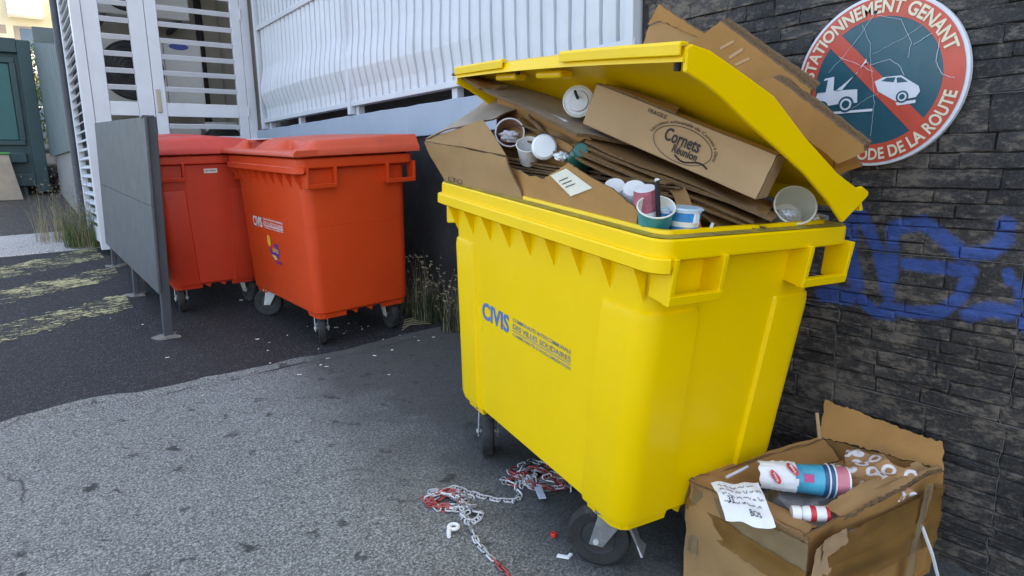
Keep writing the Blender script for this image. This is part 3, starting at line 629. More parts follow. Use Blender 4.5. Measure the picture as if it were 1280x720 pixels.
# ------------------------------------------------------------------ wheeled containers
def B(u, v, z): return Vector((u, -v, z))
def rrect(u0, u1, v0, v1, z, r, seg=6):
    pts = []
    for cu, cv, a0 in ((u1 - r, v1 - r, 0), (u0 + r, v1 - r, 90), (u0 + r, v0 + r, 180), (u1 - r, v0 + r, 270)):
        for k in range(seg + 1): a = R(a0 + 90 * k / seg); pts.append(B(cu + r * math.cos(a), cv + r * math.sin(a), z))
    return pts
def castor(root, u, v, ztop, yaw, steel, wr=.098, lock=False):
    o = bpy.data.objects.new('castor', None); col.objects.link(o); o.parent = root; o.location = B(u, v, 0); o.rotation_euler = (0, 0, yaw)
    mb = MB(); off = .045
    mb.box((-.055, -.05, ztop - .012), (.055, .05, ztop + .004)); mb.lathe([(.035, ztop - .04), (.04, ztop - .012)], Matrix.Identity(4), 16)
    for s in (-1, 1):
        mb.poly([(-.035, s * .034, ztop - .02), (.045, s * .034, ztop - .02), (off + .022, s * .034, wr - .015), (off - .022, s * .034, wr - .015)], (0, s, 0), .006)
    mb.box((-.04, -.034, ztop - .03), (.05, .034, ztop - .018))
    mb.build('fork', steel, o, bevel=.002)
    if lock: MB().loft([[(-.025, -.026, ztop - .016), (-.025, .026, ztop - .016), (-.040, .026, ztop - .016), (-.040, -.026, ztop - .016)], [(-.072, -.022, .105), (-.072, .022, .105), (-.078, .022, .105), (-.078, -.022, .105)], [(-.090, -.034, .075), (-.090, .034, .075), (-.098, .034, .078), (-.098, -.034, .078)]]).build('brake_pedal', steel, o, bevel=.004)
    mx = T(off, 0, wr) @ Matrix.Rotation(R(90), 4, 'X')
    w = MB().lathe([(.055, -.020), (wr - .012, -.024), (wr - .003, -.019), (wr, -.008), (wr, .008), (wr - .003, .019), (wr - .012, .024), (.055, .020)], mx, 32).build('tyre', RUB, o, smooth=35)
    MB().lathe([(.0, -.022), (.018, -.026), (.02, -.014), (.052, -.012), (.057, -.019), (.057, .019), (.052, .012), (.02, .014), (.018, .026), (.0, .022)], mx, 24).build('rim', mat('grey_wheel_hub', (.035, .035, .037), .6, .2, 10), o, smooth=35)
    MB().tube([(off, -.045, wr), (off, .045, wr)], .009, 8).build('axle', STEELW, o)
    return o
def container(name, label, mw, L, W, hr, hb, du, dv, m, steel, yaws, group, rib=True, dut=.07, dvt=.05, ledge=None):
    root = empty(name, label, 'bin', mw=mw, group=group)
    zt_ = hr - .085
    def ins(z): t = (z - hb) / (zt_ - hb); return du + (dut - du) * t, dv + (dvt - dv) * t
    mb = MB(); loops = []
    for z, e in ((hb, .012), (hb + .012, .002), (hb + .06, 0), (.55, 0), (.8, 0), (zt_, 0), (hr - .03, 0)):
        a, b = ins(min(z, zt_)); loops.append(rrect(a + e, L - a - e, b + e, W - b - e, z, .06))
    for z, e in ((hr - .03, .012), (.6, .012), (hb + .05, .014)):
        a, b = ins(min(z, zt_)); loops.append(rrect(a + e, L - a - e, b + e, W - b - e, z, .05))
    mb.loft(loops); mb.build('body', m, root, smooth=30)
    # rim: profile swept round the mouth
    mb = MB(); prof = [(.072, hr - .105), (.014, hr - .085), (.0, hr - .078), (.0, hr - .047), (.004, hr - .043), (.013, hr - .042), (.013, hr - .005), (.017, hr), (.058, hr + .001), (.060, hr + .012), (.068, hr + .013), (.072, hr - .002), (.074, hr - .06)]
    prof2 = [(.072, hr - .070), (.018, hr - .052), (.014, hr - .050), (.0132, hr - .047), (.0131, hr - .045), (.013, hr - .043)] + prof[6:]
    rl_ = []
    for (o1, z1), (o2, z2) in zip(prof, prof2):
        a_ = rrect(o1, L - o1, o1, W - o1, z1, max(.012, .055 - o1 * .3)); b_ = rrect(o2, L - o2, o2, W - o2, z2, max(.012, .055 - o2 * .3)); rl_.append([p if p.y > -.045 else q for p, q in zip(a_, b_)])
    mb.loft(rl_, False, False)
    mb.build('rim', m, root, smooth=25)
    MB().loft([rrect(o, L - o, o, W - o, z, .045) for o, z in ((.018, hr + .0022), (.030, hr + .0032), (.057, hr + .0028))], False, False).build('rim_ledge', ledge, root, smooth=40)
    # corner panels standing proud of the body
    for cu in (0, 1):
        for cv in (0, 1):
            mb = MB(); loops = []
            for z, k in ((hb + .004, .3), (hb + .03, 1), (.84, 1), (.862, .65), (.872, -.4)):
                a, b = ins(z); u0, u1, v0, v1 = a, L - a, b, W - b; pts = []
                r = .06; wu, wv = .17, .17
                for off, rev in ((.011 * k, False), (-.010, True)):
                    lst = [(u0 + wu, v0 - off)]; lst = [(u0 + wu + (.012 if not rev else .02), v0 + .006), (u0 + wu, v0 - off)] if not rev else [(u0 + wu + .02, v0 + .010)]
                    for q in range(7):
                        an = R(270 - 90 * q / 6); lst.append((u0 + r + (r + off) * math.cos(an), v0 + r + (r + off) * math.sin(an)))
                    lst += [(u0 - off, v0 + wv), (u0 + .006, v0 + wv + .012)] if not rev else [(u0 + .010, v0 + wv + .02)]
                    if rev: lst.reverse()
                    pts += lst
                loops.append([B(L - u if cu else u, W - v if cv else v, z) for u, v in pts])
            mb.loft(loops); mb.build('corner_panel', m, root, smooth=28)
            # foot under the corner
            a, b = ins(hb); mb = MB(); loops = []
            for z, e in ((hb + .01, .010), (hb - .028, .016)):
                pts = []
                for u, v in ((a + .17, b + e), (a + .05 + e * .3, b + e), (a + e + .012, b + .014 + e), (a + e, b + .05), (a + e, b + .19), (a + e + .02, b + .19), (a + e + .03, b + .06), (a + .06, b + e + .025), (a + .17, b + e + .02)): pts.append(B(L - u if cu else u, W - v if cv else v, z))
                loops.append(pts)
            mb.loft(loops); mb.build('foot_skirt', m, root, bevel=.003)
    for cu in (0, 1):
        for v0, v1 in ((.055, .235), (W - .205, W - .012)):
            mb = MB(); f = lambda u: (L - u if cu else u); zb_ = hr - .165; zt2 = hr - .064
            for va, vb in ((v0, v0 + .016), (v1 - .016, v1)):
                pts = [B(f(.001), va, zt2 + .02), B(f(.085), va, zt2 + .02), B(f(.085), va, zb_ + .01), B(f(.012), va, zb_)]
                mb.poly(pts, (0, -1, 0), vb - va)
            mb.loft([[B(f(u), v, z) for u, z in ((.012, zb_), (.008, zb_ + .026), (.030, zb_ + .026), (.034, zb_))] for v in (v0 + .0005, v1 - .0005)])
            mb.build('handle', m, root, bevel=.003)
        # gussets under the end of the body
        for v in (.27, .37):
            a, b = ins(hb); mb = MB(); mb.poly([B(f(a + .02), v, hb + .01), B(f(a + .02), v + .07, hb + .01), B(f(a + .02), v + .055, hb - .03)], (1 if not cu else -1, 0, 0), .012); mb.build('gusset', m, root, bevel=.002)
    if rib:
        k = 0; u = .10
        while u < L - .06:
            a, b = ins(zt_ - .03)
            mb = MB(); mb.add([B(u - .004, .012, hr - .086), B(u - .004, b + .005, hr - .086), B(u - .004, b + .004, hr - .175), B(u + .05, b + .005, hr - .086)], [(0, 1, 2), (0, 2, 3), (0, 3, 1), (1, 3, 2)]); mb.build('rib', m, root)
            u += .135
    for i, (u, v) in enumerate(((.235, .15), (L - .235, .15), (.235, W - .15), (L - .235, W - .15))):
        castor(root, u, v, hb - .004, yaws[i], steel, lock=(i == 0))
    def face(u, z, d=.0016):
        a, b = ins(z); return B(u, b - d, z)
    return root, ins, face
L1, W1, H1 = 1.2932, .7533, 1.0704
ybin, yins, yface = container('wheeled_bin', 'large yellow wheeled bin with lid propped open, overflowing with cardboard', MY, L1, W1, H1, .2133, .132, .0756, YEL, STEEL, [R(40), R(153), R(80), R(110)], 'wheeled refuse bins', ledge=mat('grimy_yellow_ledge', (.36, .28, .035), .5, .3, 14, .1, 60, dirt=((.14, .13, .07), .5, 9, .8)))
L2, W2, H2 = 1.255, .7522, 1.1068
obin, oins, oface = container('wheeled_bin', 'orange wheeled bin with closed lid and white lettering, beside yellow bin', MO, L2, W2, H2, .2027, .0775, .0666, ORG, STEELW, [R(158), R(50), R(175), R(100)], 'wheeled refuse bins', dut=.055, dvt=.05, ledge=ORG)
b2u = Vector((.02, 1, .06)).normalized(); b2n = Vector((-.025, -.06, 1)); b2n = (b2n - b2u * b2n.dot(b2u)).normalized(); b2l = b2n.cross(b2u)
b2o = Vector((.752, 4.93, 0)); 
b2o.z = gz(.95, 5.1) - (Vector((.235, .17, 0)).dot(Vector((-b2n.x / b2n.z, -b2n.y / b2n.z, 0))))
M2 = frame(b2o, b2u, b2l, b2n)
rbin, rins, rface = container('wheeled_bin', 'red wheeled bin with rounded faded lid, behind the grey board', M2, 1.25, .75, 1.09, .20, .08, .085, RED, STEELW, [R(172), R(100), R(195), R(100)], 'wheeled refuse bins', rib=False, dut=.05, ledge=RED)
for o in [c for c in obin.children if c.name.startswith('corner_panel')]: bpy.data.objects.remove(o)

for root, fi, LL, WW, m in ((obin, oins, L2, W2, ORG),):
    a, b = fi(.72); pts = rrect(a - .0004, LL - a + .0004, b - .0004, WW - b + .0004, .725, .06); MB().tube(pts + [pts[0]], .0016, 5).build('mould_seam', m, root)
# print on the bins
BLUEP = mat('blue_print', (.055, .16, .42), .5, .2, 30, dirt=((.45, .42, .10), .62, 40, .7)); BLUEG = mat('grey_blue_print', (.14, .20, .24), .5, .25, 40, dirt=((.55, .45, .06), .60, 60, .7))
WPR = mat('white_print', (.72, .66, .64), .5, .08, 30); PURP = mat('purple_print', (.10, .03, .25), .5, .1, 30); YPR = mat('yellow_print', (.75, .42, .03), .5, .1, 30)
def civis(root, face, u0, u1, u2, u3, z0, z1, m1, m2, small):
    H = z1 - z0
    mb = MB(); text_fit(mb, 'CIVIS', lambda x, y: face(u0 - x, z0 + y - .004), u0 - u1, H, .03); mb.build('lettering', m1, root)
    mb = MB(); w = u2 - u3
    text_fit(mb, 'COMMUNAUTE INTERCOMMUNALE', lambda x, y: face(u2 - x, z0 + H * .76 + y), w, H * .20, .012)
    text_fit(mb, 'DES VILLES SOLIDAIRES', lambda x, y: face(u2 - x, z0 + H * .36 + y), w, H * .28, .014)
    text_fit(mb, "COMMUNAUTE D'AGGLOMERATION", lambda x, y: face(u2 - x, z0 - H * .02 + y), w, H * .17, .012)
    for zz in (.26, .20) if small else (.245,): mb.add([face(u2, z0 + H * zz), face(u3, z0 + H * zz), face(u3, z0 + H * (zz + .045)), face(u2, z0 + H * (zz + .045))], [(0, 1, 2, 3)])
    mb.build('lettering', m2, root)
civis(ybin, yface, .968, .768, .742, .395, .602, .668, BLUEP, BLUEG, False)
civis(obin, oface, .985, .815, .79, .45, .655, .722, WPR, WPR, True)
def blob(face, cu, cz, pts, d): return [face(cu - x, cz + y, d) for x, y in pts]
mb = MB(); mb.add(blob(oface, .73, .575, circ(0, 0, .5, 16) and [(x * .030, y * .038) for x, y in circ(0, 0, 1, 18)], .0018), [tuple(range(18))]); mb.build('emblem_head', YPR, obin)
mb = MB(); mb.add(blob(oface, .64, .515, [(-.09, .03), (-.085, -.015), (-.05, -.055), (0, -.06), (.05, -.04), (.07, 0), (.06, .055), (.0, .05), (-.02, .0), (-.06, .0)], .0018), [tuple(range(10))]); mb.build('emblem', PURP, obin)
mb = MB(); mb.add(blob(oface, .66, .49, [(-.05, -.0), (.0, -.03), (.05, -.025), (.03, -.004), (.0, .0)], .0024), [tuple(range(5))]); text_fit(mb, 'civis', lambda x, y: oface(.68 - x, .508 + y, .0026), .10, .035, .02); mb.build('emblem_stripe', YPR, obin)
mb = MB(); text_fit(mb, 'CIVIS', lambda x, y: oface(.66 - x, .440 + y, .0026), .12, .020, .02); mb.build('emblem_text', PURP, obin)
mb = MB().box((0, 0, 0), (.001, .085, .03), mx=Matrix.Identity(4)); mb.v = [B(rins(1.0)[0] - .003 + p.x, .36 + (p.y), .972 + p.z) for p in mb.v]; stk = mb.build('sticker', WPR, rbin)
mb = MB(); text_fit(mb, '2019004', lambda x, y: B(rins(1.0)[0] - .0045, .366 + x, .982 + y), .07, .012, .01); mb.build('sticker_text', INK, rbin)

# closed lids
def lid_heightfield(root, L, W, hr, fn, m, name='lid', over=.012, nu=110, nv=80):
    mb = MB(); w = nu + 1
    for j in range(nv + 1):
        for i in range(nu + 1):
            u = -over + (L + 2 * over) * i / nu; v = -over + (W + 2 * over) * j / nv; mb.v.append(B(u, v, hr + fn(i / nu, j / nv, u, v)))
    for j in range(nv):
        for i in range(nu): a = j * w + i; mb.f.append((a, a + 1, a + w + 1, a + w)); mb.m.append(0)
    ring_ = [i for i in range(w)] + [j * w + nu for j in range(1, nv + 1)] + [nv * w + i for i in range(nu - 1, -1, -1)] + [j * w for j in range(nv - 1, 0, -1)]
    o = len(mb.v)
    for k in ring_: q = mb.v[k].copy(); q.z = hr + .014; mb.v.append(q)
    for k in range(len(ring_)):
        k2 = (k + 1) % len(ring_); mb.f.append((ring_[k], o + k, o + k2, ring_[k2])); mb.m.append(0)
    mb.f.append(tuple(o + k for k in range(len(ring_)))); mb.m.append(0)
    return mb.build(name, m, root, smooth=55)
def ss(a, b, x): t = max(0, min(1, (x - a) / (b - a))); return t * t * (3 - 2 * t)
def flat_lid(s, t, u, v):
    g = 0
    for c0, c1 in ((.10, .38), (.62, .90)): g = max(g, ss(c0, c0 + .025, s) * ss(0, .025, c1 - s))
    side = ss(.0, .035, s) * ss(0, .035, 1 - s)
    z = .030 + .016 * ss(.0, .02, t)
    z += .050 * side * (ss(.07, .20, t) * (1 - g) + g * (ss(.21, .25, t) - .35 * ss(.045, .07, t) * ss(0, .03, .235 - t)))
    z += .016 * ss(.2, .9, t) * side
    k = ss(.80, .83, t) * ss(0, .02, .95 - t) * ss(.0, .04, s - .03) * ss(0, .04, .22 - s); z -= .03 * k
    return z
ol = lid_heightfield(obin, L2, W2, H2, flat_lid, ORGLID)
MB().box((.9, -.21, H2 + .098), (1.12, -.12, H2 + .101)).build('sticker', WPR, ol)
def dome_lid(s, t, u, v):
    e = ss(-.02, .10, t) * ss(-.02, .06, 1 - t) * ss(-.02, .05, s) * ss(-.02, .05, 1 - s)
    return .02 + .105 * e * (1 - .35 * (2 * t - 1) ** 2) - .012 * ss(.42, .45, s) * ss(0, .03, .58 - s) * e
lid_heightfield(rbin, 1.25, .75, 1.09, dome_lid, REDLID)
for root, LL, WW, hh, m in ((obin, L2, W2, H2, ORG), (rbin, 1.25, .75, 1.09, RED)):
    for u in (.2, LL - .2): MB().tube([B(u - .06, WW + .01, hh + .0), B(u + .06, WW + .01, hh + .0)], .018, 10).build('hinge', m, root)

# open lid of the yellow bin
up_ = [(-.002, 1.460), (.004, 1.490), (.020, 1.497), (.075, 1.488), (.178, 1.450), (.294, 1.405), (.433, 1.310), (.583, 1.222), (.677, 1.182), (.700, 1.170), (.725, 1.120)]
lo_ = [(.004, 1.460), (.012, 1.482), (.022, 1.488), (.075, 1.478), (.178, 1.440), (.294, 1.395), (.433, 1.300), (.583, 1.212), (.672, 1.172), (.690, 1.164), (.712, 1.118)]
lid = bpy.data.objects.new('lid', None); col.objects.link(lid); lid.parent = ybin
mb = MB(); loops = []; NU = 48
for i in range(NU + 1):
    s = i / NU; u = -.012 + (L1 + .024) * s
    def wq(v, z, k):   # crown along the length, grips pressed into the front
        kk = (z - 1.12) / .37; z2 = z + .010 * math.sin(math.pi * s) * kk - .004 * s * kk
        return B(u, v + .10 * s * kk, z2)
    loops.append([wq(v, z, 0) for v, z in up_] + [wq(v, z, 0) for v, z in reversed(lo_)])
mb.loft(loops); mb.build('shell', YEL, lid, smooth=35)
for s_, (ua, ub) in ((0, (-.016, -.004)), (1, (L1 + .004, L1 + .016))):   # deep end flanges
    top = up_[1:-1] + [(.708, 1.168), (.722, 1.150)]; bot = [(.640, 1.088), (.56, 1.150), (.449, 1.222), (.33, 1.285), (.224, 1.338), (.13, 1.390), (.07, 1.418), (.008, 1.440)]
    top = up_[1:9] + [(.70, 1.186), (.732, 1.172), (.735, 1.160)]
    lf = lambda v, z: (v + s_ * .10 * (z - 1.12) / .37, z - s_ * .004 * (z - 1.12) / .37)
    MB().loft([[B(u, *lf(v, z)) for v, z in top + bot] for u in (ua, ub)]).build('end_flange', YEL, lid, bevel=.004)
for ua, ub in ((-.012, .50), (.88, L1 + .012)):   # raised front lip
    mb = MB(); lp = []
    for k in range(9):
        u = ua + (ub - ua) * k / 8; s = (u + .012) / (L1 + .024); dz = -.004 * s + .010 * math.sin(math.pi * s)
        lp.append([B(u, v + .10 * s, z + dz) for v, z in ((-.012, 1.472), (-.014, 1.494), (-.010, 1.501), (.012, 1.501), (.012, 1.496), (-.006, 1.492), (-.006, 1.472))])
    mb.loft(lp).build('front_lip', YEL, lid, bevel=.002)
for u, v, z in ((.028, .012, 1.462), (.83, .078, 1.476)): MB().lathe([(.0, -.018), (.007, -.018), (.008, -.015), (.008, .012), (0, .012)], T(*B(u, v + .012, z)), 14).build('rubber_buffer', RUB, lid, smooth=40)
MB().box((.60, -.15, 1.445), (.74, -.10, 1.468)).build('stiffener', YEL, lid, bevel=.008); MB().box((.90, -.17, 1.445), (1.04, -.12, 1.468)).build('stiffener', YEL, lid, bevel=.008)
for u in (.16, L1 - .16):
    MB().poly([B(u, .69, 1.185), B(u, .745, 1.15), B(u, .775, 1.09), B(u, .755, 1.06), B(u, .70, 1.07)], (1, 0, 0), .05).build('hinge_arm', YEL, lid, bevel=.006)
MB().tube([B(.12, .765, 1.072), B(L1 - .12, .765, 1.072)], .012, 10).build('hinge_rod', STEEL, ybin)

# ------------------------------------------------------------------ cardboard and cups in the yellow bin (bin frame: u along, v back, z up)
def bcard(name, label, c, th=.005, m=CARD, me=CARDE, mw=MY, group='flattened cartons in the yellow bin', **kw):
    o = patch(*[B(*p) for p in c], th, **kw).build(name, [m, me], mw=mw, smooth=40); return tag(o, label, 'cardboard', group)
def bbox(name, label, m, o, a, b, c, mw=MY, cat='box', group=None, bend=.003):   # closed carton from corner and three edges
    root = empty(name, label, cat, mw=mw, group=group); o, a, b, c = Vector(o), Vector(a), Vector(b), Vector(c)
    def q(p): return B(*p)
    for nm, p, e1, e2 in (('front_panel', o, a, c), ('back_panel', o + b, a, c), ('end_panel', o, b, c), ('end_panel', o + a, b, c), ('top_panel', o + c, a, b), ('bottom_panel', o, a, b)):
        patch(q(p), q(p + e1), q(p + e1 + e2), q(p + e2), .005, 8, 5, bend, .0012, seed=len(nm) + int(p.x * 10)).build(nm, [m, CARDE], root, smooth=40)
    return root
# cartons hidden low in the bin that carry the heap
bbox('carton', 'closed brown carton deep inside the yellow bin under the heap, at its near end', CARD2, (.20, .12, .265), (.42, 0, 0), (0, .50, 0), (0, 0, .72), group='cartons buried in the yellow bin')
bbox('carton', 'closed brown carton deep inside the yellow bin under the heap, at its far end', CARD2, (.64, .12, .265), (.44, 0, 0), (0, .50, 0), (0, 0, .76), group='cartons buried in the yellow bin')
# open carton hanging over the far corner
ob = empty('open_carton', 'torn open carton leaning over the far corner of the yellow bin', 'box', mw=MY)
patch(B(1.25, .055, 1.02), B(.66, .06, 1.00), B(.80, .045, 1.20), B(1.345, -.012, 1.215), .006, 12, 8, .006, .003, 3).build('front_panel', [CARD, CARDE], ob, smooth=40)
patch(B(1.345, -.012, 1.218), B(.80, .045, 1.203), B(.985, .05, 1.312), B(1.335, -.005, 1.222), .005, 10, 4, .003, .002, 4).build('front_shoulder', [CARD, CARDE], ob, smooth=40)
patch(B(1.345, -.012, 1.222), B(.985, .048, 1.315), B(1.07, .24, 1.352), B(1.36, .29, 1.395), .005, 10, 8, .008, .003, 8).build('top_flap', [CARDG, CARDE], ob, smooth=40)
patch(B(1.345, -.010, 1.213), B(1.25, .058, 1.02), B(1.235, .25, 1.03), B(1.33, .22, 1.25), .005, 6, 6, .006, .003, 5).build('end_panel', [CARD2, CARDE], ob, smooth=40)
mb = MB(); text_fit(mb, 'LTO', lambda x, y: B(1.21 - x, .0495 - .006 - .04 * max(0, (1.07 + y - 1.02)) - (1.21 - x - .95) * .06, 1.075 + y), .11, .018, .004); mb.build('print', INKB, ob)
# long flattened carton under the lid
bcard('flattened_carton', 'long pale flattened carton sloping out over the far end of yellow bin', ((1.315, .11, 1.462), (.50, .105, 1.283), (.42, .40, 1.265), (1.28, .36, 1.46)), .010, CARDG, nx=16, ny=8, bend=.006, jit=.003, seed=12)
bcard('flattened_carton', 'ragged brown flap sticking out past far end of yellow bin lid', ((1.36, .105, 1.478), (1.12, .10, 1.425), (1.08, .20, 1.418), (1.34, .17, 1.485)), .008, CARD2, nx=8, ny=4, bend=.010, jit=.006, seed=15)
E0, E1 = Vector((.505, .115, 1.268)), Vector((.015, .395, 1.118)); bk = Vector((.22, .30, .03))
lab7 = ['first', 'second', 'third', 'fourth', 'fifth', 'sixth', 'seventh']
for k in range(7):
    rk = random.Random(40 + k); dz = -.0095 * k; off = rk.uniform(-.018, .014)
    d = Vector((.0, off, dz)); e1 = E1 + Vector((rk.uniform(.0, .06), rk.uniform(-.01, .02), -.001 * k)); e0 = E0 + Vector((rk.uniform(-.04, .03), rk.uniform(-.01, .012), 0))
    bcard('flattened_carton', 'folded brown sheet in pile under the printed cone carton, %s from its top' % lab7[k], (e0 + d, e1 + d, e1 + d + Vector((.16, .22, .0)), e0 + d + bk), .0055, (CARD, CARD2)[k % 2], nx=14, ny=6, bend=.006, jit=.004, seed=50 + k)
for k in range(5):
    rk = random.Random(70 + k); dz = -.010 * k
    bcard('flattened_carton', 'long folded brown sheet lying behind the labelled front sheet, %s from top' % lab7[k], ((.97 + rk.uniform(-.04, .03), .11 + rk.uniform(-.012, .01), 1.185 + dz), (.235 + rk.uniform(-.03, .03), .225 + rk.uniform(-.01, .02), 1.172 + dz * .9), (.36, .46, 1.16 + dz), (.98, .30, 1.17 + dz)), .0055, (CARD2, CARD)[k % 2], nx=14, ny=6, bend=.007, jit=.005, seed=80 + k)
for k, (p) in enumerate((((.30, .27, 1.150), (.115, .33, 1.06), (.11, .45, 1.065), (.34, .46, 1.14)), ((.34, .33, 1.135), (.10, .42, 1.055), (.10, .50, 1.06), (.36, .52, 1.13)), ((.36, .40, 1.12), (.09, .50, 1.055), (.09, .58, 1.06), (.38, .58, 1.11)))):
    bcard('flattened_carton', 'dark folded sheet tucked down inside near rim of yellow bin, %s behind the blue pot' % lab7[k], p, .006, CARD2, nx=10, ny=5, bend=.008, jit=.004, seed=95 + k)
bcard('flattened_carton', 'spotted cardboard strip standing beside blue pot in yellow bin', ((.25, .245, 1.158), (.10, .20, 1.04), (.10, .26, 1.04), (.22, .275, 1.162)), .005, CARD, nx=8, ny=4, bend=.004, jit=.003, seed=101)
bcard('flattened_carton', 'dark brown sheet standing in the heap behind the napkin cup', ((1.26, .24, 1.02), (.50, .20, 1.04), (.52, .215, 1.262), (1.22, .24, 1.420)), .006, CARD2, nx=14, ny=6, bend=.008, jit=.006, seed=111)
for k in range(3):
    bcard('flattened_carton', 'creased brown strip sloping below the long pale carton, %s behind the cup lid' % lab7[k], ((1.02 - .05 * k, .15 + .025 * k, 1.285 + .018 * k), (.60, .135 + .02 * k, 1.205 + .016 * k), (.58, .20 + .01 * k, 1.215 + .016 * k), (1.02, .22 + .01 * k, 1.30 + .018 * k)), .006, (CARD, CARD2)[k % 2], nx=12, ny=4, bend=.014, jit=.006, seed=120 + k)
# front sheet with a paper label
fs_ = empty('front_cardboard', 'orange brown cardboard sheet with white paper label along front rim', 'cardboard', mw=MY)
pts = [(.885, 1.165), (.80, 1.162), (.70, 1.150), (.61, 1.150), (.56, 1.172), (.495, 1.205), (.44, 1.192), (.28, 1.158), (.165, 1.115), (.16, 1.03), (.40, 1.02), (.72, 1.03)]
rj = random.Random(2); poly = []
for (a, b) in zip(pts, pts[1:] + pts[:1]):
    for k in range(5): t = k / 5; poly.append((a[0] + (b[0] - a[0]) * t + rj.uniform(-.002, .002), a[1] + (b[1] - a[1]) * t + rj.uniform(-.0025, .0025)))
vf = lambda u, z: .058 + .10 * (z - 1.03) + .03 * (u - .5) ** 2
mb = MB(); n = len(poly); mb.add([B(u, vf(u, z), z) for u, z in poly] + [B(u, vf(u, z) + .005, z) for u, z in poly], []); mb.f += [tuple(range(n)), tuple(range(2 * n - 1, n - 1, -1))] + [(i, (i + 1) % n, n + (i + 1) % n, n + i) for i in range(n)]; mb.m += [0, 0] + [1] * n
mb.build('sheet', [CARD2, CARDE], fs_)
lq = [(.575, 1.162), (.497, 1.190), (.36, 1.150), (.455, 1.115)]
MB().add([B(u, vf(u, z) - .002, z) for u, z in lq], [(0, 1, 2, 3)]).build('paper_label', mat('cream_label', (.66, .62, .50), .7, .08, 20), fs_)
for t in (.35, .5, .65):
    a = [lq[0][0] + (lq[3][0] - lq[0][0]) * t, lq[0][1] + (lq[3][1] - lq[0][1]) * t]; b = [lq[1][0] + (lq[2][0] - lq[1][0]) * t, lq[1][1] + (lq[2][1] - lq[1][1]) * t]
    q = [(a[0] + (b[0] - a[0]) * s, a[1] + (b[1] - a[1]) * s + e) for s, e in ((.12, 0), (.62, 0), (.62, .003), (.12, .003))]
    MB().add([B(u, vf(u, z) - .003, z) for u, z in q], [(0, 1, 2, 3)]).build('printed_line', INKB, fs_)
# printed cone carton
FL, FR = Vector((.535, .150, 1.318)), Vector((.055, .365, 1.152)); ax = FR - FL; upv = Vector((0, .02, 1)); upv = (upv - ax * (upv.dot(ax) / ax.length_squared)).normalized(); dep = ax.cross(upv).normalized()
if dep.y < 0: dep = -dep
HB = .118; cb_ = bbox('cone_carton', 'long pale carton printed with oval cones logo under the open lid', CARD3, FL, ax, dep * .095, upv * HB, bend=.0008)
def cf(x, y, d=.0050): return B(*(FL + ax.normalized() * x + upv * y - dep * d))
bl = ax.length
mb = MB(); cx, cy = bl * .565, HB * .44
text_fit(mb, 'Cornets', lambda x, y: cf(cx - .058 + x, cy - .004 + y + .0 * x), .108, .036, .022); mb.build('print', INKB, cb_)
mb = MB(); text_fit(mb, 'Réunion', lambda x, y: cf(cx - .022 + x, cy - .026 + y), .075, .022, .026)
sw = [cf(cx - .01 + .10 * t, cy - .030 - .008 * math.sin(t * 6) - .004 * t) for t in [i / 20 for i in range(21)]]; mb.tube(sw, .0022, 4); mb.build('print', INKB, cb_)
mb = MB(); mb.tube([cf(cx + .088 * math.cos(q), cy + .046 * math.sin(q)) for q in [2 * math.pi * k / 60 for k in range(61)]], .0009, 4); mb.build('print', INKB, cb_)
vs_, fs = text2d('Fabrication artisanale de Cornets à Glaces', 1, .012); xs = [v[0] for v in vs_]; x0, x1 = min(xs), max(xs)
MB().add([cf(cx + (.095 + y * .012) * math.cos(an), cy + (.052 + y * .012) * math.sin(an)) for x, y in vs_ for an in [R(176) + (R(-8) - R(176)) * (x - x0) / (x1 - x0)]], fs).build('print', INKB, cb_)
mb = MB(); text_fit(mb, 'FRAGILE', lambda x, y: cf(bl * .33 + x, HB * .84 + y), .058, .011, .012); mb.build('print', INKB, cb_)
patch(cf(.02, HB + .004), cf(.26, HB + .004), B(*(FL + ax.normalized() * .24 + upv * (HB + .012) + dep * .06)), B(*(FL + ax.normalized() * .03 + upv * (HB + .010) + dep * .06)), .005, 8, 4, .004, .004, 6).build('top_flap', [CARD, CARDE], cb_, smooth=40)

# cups
PINKP = mat('pink_print', (.42, .12, .16), .5, .35, 60); TEALP = mat('teal_print', (.03, .24, .27), .4, .25, 30); BLUEC = mat('blue_cup_print', (.02, .22, .50), .35, .25, 40); BROWNC = mat('brown_paper_cup', (.40, .22, .15), .6, .1, 20)
GREENB = mat('green_bottle_glass', (.006, .085, .062), .12, .2, 10); NAP = mat('napkin_tissue', (.62, .58, .60), .8, .12, 18, .4, 30)
CREAMC = mat('cream_cup', (.70, .68, .60), .45, .05, 10)
def cup(name, label, p, d, r, h, out, inn, band=None, mw=MY, cat='cup', tip=.78, parts=None):
    """paper cup: open mouth of radius r at p, looking along d"""
    root = empty(name, label, cat, mw=mw); mx = axis_mx(p, d)
    MB().lathe([(r * 1.0, 0), (r * .97, -h * .12), (r * (1 - (1 - tip) * .35), -h * .35), (r * (1 - (1 - tip) * .75), -h * .75), (r * tip, -h), (r * tip * .6, -h), (.0005, -h)], mx, 28, mis=[0, 0, 1 if band else 0, 1 if band else 0, 0, 0] if band else None).build('wall', [out, band] if band else out, root, smooth=50)
    MB().lathe([(r * .97, 0), (r * tip * .97, -h * .93), (.0005, -h * .93)], mx, 28).build('lining', inn, root, smooth=50)
    MB().tube([mx @ Vector((r * 1.0 * math.cos(q), r * 1.0 * math.sin(q), 0)) for q in [2 * math.pi * k / 32 for k in range(33)]], r * .055, 8).build('rolled_lip', CREAMC if out is not BROWNC else WHITEPL, root, smooth=60)
    return root, mx
